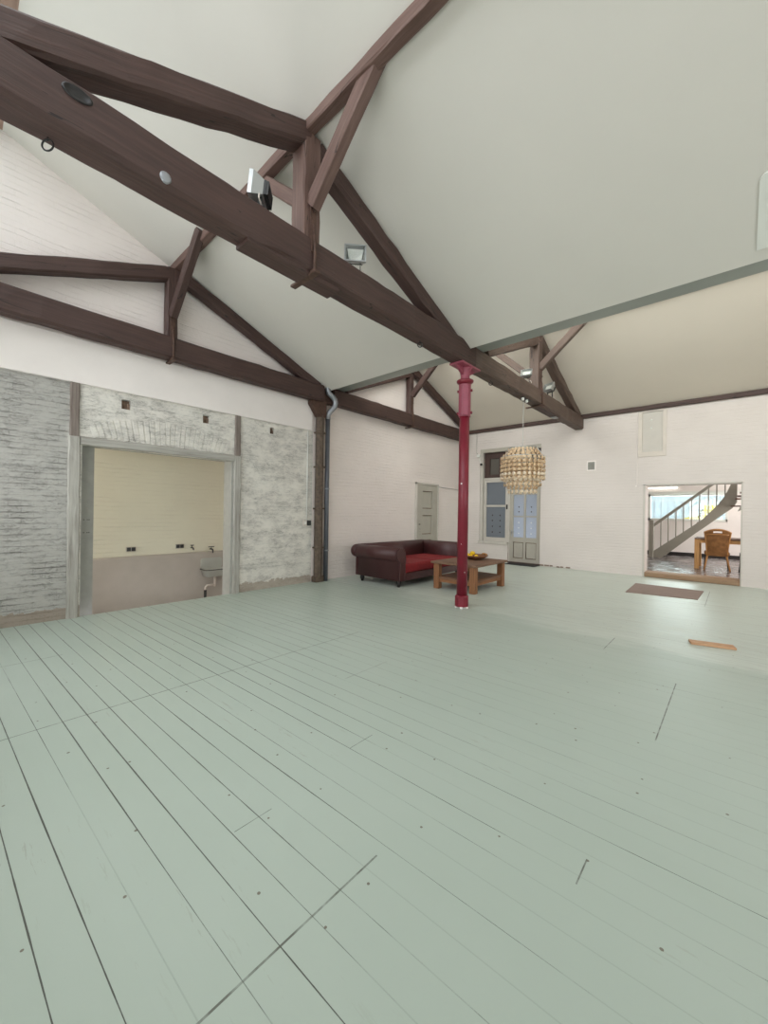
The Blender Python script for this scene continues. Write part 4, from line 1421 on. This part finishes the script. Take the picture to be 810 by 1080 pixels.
# ------------------------------------------------------------------ sofa
SX0, SX1, SY0, SY1 = -5.93, -4.74, 5.72, 8.05     # back outer, front, near arm outer, far arm outer
sf = thing('sofa', 'maroon leather roll arm sofa with red seat cushions', 'sofa', ((SX0 + SX1) / 2, (SY0 + SY1) / 2, 0))
def roll_profile():
    """(outward offset, z): outer face 0, the roll hangs outward, the inner face at -0.17"""
    pts = [(0.0, 0.13), (0.0, 0.50)]
    cxr, czr, rr = -0.03, 0.635, 0.135
    for k in range(19):
        a = math.radians(-75 - k * 0) if False else math.radians(-70 + k * 235 / 18)
        pts.append((cxr + rr * math.cos(a), czr + rr * math.sin(a)))
    pts += [(-0.185, 0.56), (-0.17, 0.42), (-0.17, 0.13)]
    return pts
RP = roll_profile()
for yy, sg in ((SY0, -1), (SY1, 1)):
    mb = MB()
    mb.prism([(yy + sg * p[0], p[1]) for p in RP], 'x', SX0 + 0.06, SX1 - 0.012, True)
    # the roll runs on and closes in a rounded end at the back corner
    mb.tube([(SX0 + q, yy - sg * 0.03, 0.635) for q in (-0.105, -0.10, -0.085, -0.06, -0.02, 0.10)], [0.02, 0.06, 0.10, 0.122, 0.1345, 0.135], 22)
    mb.span((SX0, min(yy, yy - sg * 0.17), 0.13), (SX0 + 0.07, max(yy, yy - sg * 0.17), 0.60))
    mb.build('arm', M['leather'], sf)
MB().prism([(SX0 - p[0], p[1] + 0.003) for p in RP], 'y', SY0 + 0.03, SY1 - 0.03, True).build('backrest', M['leather'], sf)
# scroll fronts with piping
for yy, s in ((SY0, -1), (SY1, 1)):
    mb = MB()
    pts = [(yy + s * p[0] * 0.94 + s * -0.004, p[1] * 0.985 + 0.006) for p in RP]
    mb.prism(pts, 'x', SX1 - 0.012, SX1 + 0.010, True)
    mb.build('arm_front', M['leather'], sf)
    mb = MB()
    mb.tube([(SX1 + 0.008, yy + s * p[0] * 0.92 + s * -0.006, p[1] * 0.985 + 0.006) for p in RP], 0.010, 6)
    mb.build('piping', M['leather'], sf)
MB().span((SX0 + 0.05, SY0 + 0.10, 0.12), (SX1 - 0.002, SY1 - 0.10, 0.265), 0.012).build('base', M['leather'], sf)
ym = (SY0 + SY1) / 2
for a, b in ((SY0 + 0.175, ym - 0.004), (ym + 0.004, SY1 - 0.175)):
    MB().box(((SX0 + 0.17 + SX1 + 0.0) / 2, (a + b) / 2, 0.355), (SX1 - SX0 - 0.17, b - a, 0.185), 0, 0.05, 4).build('seat_cushion', M['velvet'], sf)
for x in (SX0 + 0.10, SX1 - 0.09):
    for y in (SY0 + 0.10, SY1 - 0.10):
        MB().lathe((x, y, 0), [(0.0, 0.0), (0.028, 0.0), (0.034, 0.03), (0.05, 0.075), (0.045, 0.10), (0.038, 0.13), (0.0, 0.13)], 14).build('foot', M['black'], sf)

# ------------------------------------------------------------------ coffee table, bowl, lemons
TX0, TX1, TY0, TY1, TZ = -4.37, -3.40, 6.22, 7.52, 0.52
ct = thing('coffee_table', 'square brown wooden coffee table beside the red column', 'table', ((TX0 + TX1) / 2, (TY0 + TY1) / 2, 0))
MB().span((TX0, TY0, TZ - 0.04), (TX1, TY1, TZ), 0.006).build('tabletop', M['tabletop'], ct)
for x in (TX0 + 0.10, TX1 - 0.10):
    for y in (TY0 + 0.10, TY1 - 0.10):
        MB().box((x, y, (TZ - 0.04) / 2), (0.115, 0.115, TZ - 0.04), 0, 0.006).build('leg', M['tablewood'], ct)
MB().span((TX0 + 0.06, TY0 + 0.06, 0.20), (TX1 - 0.06, TY1 - 0.06, 0.225), 0.004).build('shelf', M['tabletop'], ct)
for a, b in (((TX0 + 0.155, TY0 + 0.075, 0.13), (TX1 - 0.155, TY0 + 0.105, 0.23)), ((TX0 + 0.155, TY1 - 0.105, 0.13), (TX1 - 0.155, TY1 - 0.075, 0.23)),
             ((TX0 + 0.075, TY0 + 0.155, 0.13), (TX0 + 0.105, TY1 - 0.155, 0.23)), ((TX1 - 0.105, TY0 + 0.155, 0.13), (TX1 - 0.075, TY1 - 0.155, 0.23))):
    MB().span(a, b, 0.003).build('rail', M['tablewood'], ct)
BW_ = (-3.93, 7.15)
mb = MB()
mb.lathe((BW_[0], BW_[1], TZ), [(0.0, 0.001), (0.10, 0.001), (0.16, 0.02), (0.23, 0.055), (0.26, 0.082), (0.252, 0.088), (0.22, 0.066), (0.15, 0.032), (0.09, 0.018), (0.0, 0.016)], 28)
tag(mb.build('fruit_bowl', M['bowl']), 'shallow wooden bowl on the coffee table', 'bowl')
def lemon(x, y, z, a, label, sc=1.0):
    mb = MB()
    A = Matrix.Rotation(a, 3, 'Z') @ Matrix.Rotation(PI / 2, 3, 'Y')
    pr = [(0.0, -0.052), (0.010, -0.048), (0.024, -0.036), (0.035, -0.015), (0.037, 0.005), (0.031, 0.026), (0.018, 0.042), (0.008, 0.049), (0.0, 0.052)]
    mb.lathe((x, y, z), [(r_ * sc, q * sc) for r_, q in pr], 16, A)
    tag(mb.build('lemon', M['lemon']), label, 'lemon', 'lemons in the wooden bowl')
lemon(BW_[0] - 0.15, BW_[1] - 0.05, TZ + 0.083, 0.4, 'yellow lemon lowest at the left of the bowl')
lemon(BW_[0] - 0.05, BW_[1] - 0.10, TZ + 0.068, 1.2, 'yellow lemon at the front middle of the bowl')
lemon(BW_[0] + 0.04, BW_[1] - 0.03, TZ + 0.062, -0.5, 'yellow lemon at the right of the pile in the bowl')
lemon(BW_[0] - 0.06, BW_[1] + 0.0, TZ + 0.12, 0.1, 'yellow lemon on top of the pile in the bowl', 1.1)
mb = MB()
for k in range(7):
    a = k * 0.9
    mb.lathe((BW_[0] + 0.165 + 0.03 * math.cos(a), BW_[1] + 0.08 + 0.05 * math.sin(a), TZ + 0.098 + 0.004 * k), [(0.0, -0.022), (0.02, -0.012), (0.025, 0.0), (0.02, 0.012), (0.0, 0.022)], 10)
o = tag(mb.build('nuts', M['cane']), 'little heap of small brown lumps at the right of the bowl', 'food')
o['kind'] = 'stuff'

# ------------------------------------------------------------------ chandelier of shell discs
HX, HY = XN, 7.50
ch = thing('shell_chandelier', 'cream shell disc chandelier hanging from the far beam', 'chandelier', (HX, HY, 2.3))
MB().tube([(HX, HY, 3.715), (HX, HY, 2.74)], 0.006, 6).build('cord', M['cordm'], ch)
mb = MB()
for (r_, z_) in ((0.27, 2.74), (0.41, 2.56), (0.34, 2.52), (0.26, 2.5), (0.16, 2.48)):
    mb.torus((HX, HY, z_), r_, 0.007, None, 32, 6)
for k in range(6):
    a = k * PI / 3
    mb.tube([(HX, HY, 2.74), (HX + 0.27 * math.cos(a), HY + 0.27 * math.sin(a), 2.74)], 0.005, 6)
    mb.tube([(HX + 0.27 * math.cos(a), HY + 0.27 * math.sin(a), 2.74), (HX + 0.41 * math.cos(a), HY + 0.41 * math.sin(a), 2.56)], 0.005, 6)
    mb.tube([(HX + 0.41 * math.cos(a), HY + 0.41 * math.sin(a), 2.56), (HX + 0.34 * math.cos(a), HY + 0.34 * math.sin(a), 2.52), (HX + 0.16 * math.cos(a), HY + 0.16 * math.sin(a), 2.48)], 0.005, 6)
mb.build('ring_frame', M['alu'], ch)
def strand(pts, a):
    mb = MB()
    for p in pts:
        yaw_ = a + random.uniform(-0.3, 0.3)
        A = Matrix.Rotation(yaw_, 3, 'Z') @ Matrix.Rotation(PI / 2 + random.uniform(-0.12, 0.12), 3, 'Y')
        r_ = 0.033
        mb.lathe(p, [(0.0, -0.003), (r_ * 0.9, -0.003), (r_, 0.0), (r_ * 0.9, 0.003), (0.0, 0.003)], 12, A)
    mb.tube([Vector(pts[0]) + Vector((0, 0, 0.03)), *[Vector(p) for p in pts]], 0.0012, 4)
    return mb.build('shell_strand', M['shell'], ch)
for tier in ((27, 0.41, 2.53, 2.14), (23, 0.345, 2.48, 2.02), (19, 0.275, 2.46, 1.885)):
    n, r_, za, zb_ = tier
    cnt = int(round((za - zb_) / 0.086)) + 1
    for k in range(n):
        a = 2 * PI * (k + 0.3) / n
        pts = [(HX + r_ * math.cos(a), HY + r_ * math.sin(a), za - i * (za - zb_) / (cnt - 1)) for i in range(cnt)]
        strand(pts, a)
for k in range(24):
    a = 2 * PI * (k + 0.6) / 24
    strand([(HX + (0.27 + 0.14 * i / 3) * math.cos(a), HY + (0.27 + 0.14 * i / 3) * math.sin(a), 2.70 - 0.17 * i / 3 + 0.0) for i in range(4)], a)

# ------------------------------------------------------------------ floodlights on the tie beams
def floodlight(label, x, y, z, yaw_, tilt, s=1.0, lift=0.17):
    t = thing('floodlight', label, 'floodlight', (x, y, z))
    R = Matrix.Translation((x, y, z + lift)) @ Matrix.Rotation(yaw_, 4, 'Z') @ Matrix.Rotation(tilt, 4, 'X') @ Matrix.Scale(s, 4)
    R0 = Matrix.Translation((x, y, z)) @ Matrix.Rotation(yaw_, 4, 'Z') @ Matrix.Scale(s, 4)
    def put(mb, Q=R):
        bmesh.ops.transform(mb.bm, matrix=Q, verts=mb.bm.verts)
        return mb
    # housing: a tapered tray, open side towards local -y
    mb = MB()
    w1, h1, w2, h2 = 0.125, 0.095, 0.08, 0.055
    A = [mb.bm.verts.new(p) for p in ((-w1, -0.03, -h1), (w1, -0.03, -h1), (w1, -0.03, h1), (-w1, -0.03, h1))]
    B = [mb.bm.verts.new(p) for p in ((-w1, 0.0, -h1), (w1, 0.0, -h1), (w1, 0.0, h1), (-w1, 0.0, h1))]
    Cc = [mb.bm.verts.new(p) for p in ((-w2, 0.09, -h2), (w2, 0.09, -h2), (w2, 0.09, h2), (-w2, 0.09, h2))]
    I = [mb.bm.verts.new(p) for p in ((-w1 + .012, -0.03, -h1 + .012), (w1 - .012, -0.03, -h1 + .012), (w1 - .012, -0.03, h1 - .012), (-w1 + .012, -0.03, h1 - .012))]
    J = [mb.bm.verts.new(p) for p in ((-w2 + .008, 0.07, -h2 + .008), (w2 - .008, 0.07, -h2 + .008), (w2 - .008, 0.07, h2 - .008), (-w2 + .008, 0.07, h2 - .008))]
    for P_, Q_ in ((A, B), (B, Cc), (A, I), (I, J)):
        for k in range(4):
            mb.face([P_[k], P_[(k + 1) % 4], Q_[(k + 1) % 4], Q_[k]])
    mb.face(Cc)
    mb.face(J)
    hs = put(mb).build('housing', M['alu'], t)
    mb = MB()
    for k in range(9):
        mb.box((-0.08 + k * 0.02, 0.095, 0), (0.006, 0.05, 0.11))
    mb.box((0, 0.09, 0), (0.175, 0.02, 0.115))
    put(mb).build('heat_sink', M['darkmetal'], hs)
    mb = MB()
    mb.prism([(-0.095, 0.075), (0.095, 0.075), (0.075, -0.04), (0.05, -0.06), (-0.05, -0.06), (-0.075, -0.04)], 'y', 0.015, 0.035)
    put(mb).build('reflector', M['reflect'], t)
    mb = MB()
    mb.span((-w1 + .01, -0.029, -h1 + .01), (w1 - .01, -0.024, h1 - .01))
    put(mb).build('glass', M['lampglass'], t)
    mb = MB()
    mb.tube([(-0.06, 0.03, 0), (0.06, 0.03, 0)], 0.008, 8)
    put(mb).build('lamp', M['white'], t)
    mb = MB()
    mb.box((0, 0.05, 0.008), (0.12, 0.06, 0.016), 0, 0.003)
    for sx in (-0.06, 0.06):
        mb.box((sx, 0.05, lift / s / 2), (0.010, 0.03, lift / s + 0.03), 0, 0.002)
    put(mb, R0).build('bracket', M['darkmetal'], t)
    mb = MB()
    mb.tube([(0.06, 0.06, 0.10), (0.10, 0.05, 0.07), (0.11, 0.05, 0.03), (0.06, 0.06, 0.012), (0.0, 0.09, 0.004)], 0.006, 6)
    put(mb, R0).build('cable', M['cream'], t)
    return t
floodlight('aluminium floodlight on the near beam left of its king post', XN + 0.0, 1.74, 4.035, math.radians(-42), -0.1, 1.05, 0.155)
floodlight('square floodlight facing out on the near beam right of its king post', XN, 2.93, 4.035, math.radians(47), 0.0, 0.95, 0.225)
floodlight('white floodlight on the far beam left of its king post', XN, 7.62, 4.03, math.radians(15), -0.5, 0.85, 0.22)
floodlight('small tilted floodlight on the far beam right of its king post', XN, 8.85, 4.03, math.radians(-20), -0.5, 1.0, 0.24)

# pair of small white spot bulbs beneath the far beam, by the chandelier cord
cl = thing('ceiling_hook', 'pair of small white round knobs under the far beam by the chandelier cord', 'hook', (HX, HY - 0.08, 3.68))
for dy in (-0.16, 0.03):
    MB().lathe((HX + 0.05, HY + dy, 3.66), [(0.0, -0.03), (0.02, -0.025), (0.03, -0.007), (0.028, 0.013), (0.02, 0.03), (0.0, 0.034)], 14).build('knob_or_glint', M['white'], cl)
MB().box((HX + 0.05, HY - 0.0, 3.70), (0.05, 0.34, 0.02), 0, 0.004).build('bar', M['darkmetal'], cl)

# ------------------------------------------------------------------ mats and an offcut of wood
mb = MB()
vs = [(-1.58, 9.84), (-0.45, 9.80), (-0.48, 8.74), (-1.54, 8.58)]
mb.prism(vs, 'z', 0.0, 0.012)
tag(mb.build('floor_mat', M['mat']), 'flat brown mat on the floor before the opening to the stair room', 'mat')
mb = MB()
mb.box((-4.52, YF - 0.21, 0.009), (0.86, 0.40, 0.018), 0, 0.006)
tag(mb.build('doormat', M['rubber']), 'black doormat in front of the glazed door', 'mat')
mb = MB()
mb.box((-0.185, 5.755, 0.0135), (0.40, 0.13, 0.025), math.radians(14), 0.004)
tag(mb.build('wood_offcut', M['plank']), 'short offcut of pale wood lying loose on the floor', 'plank')
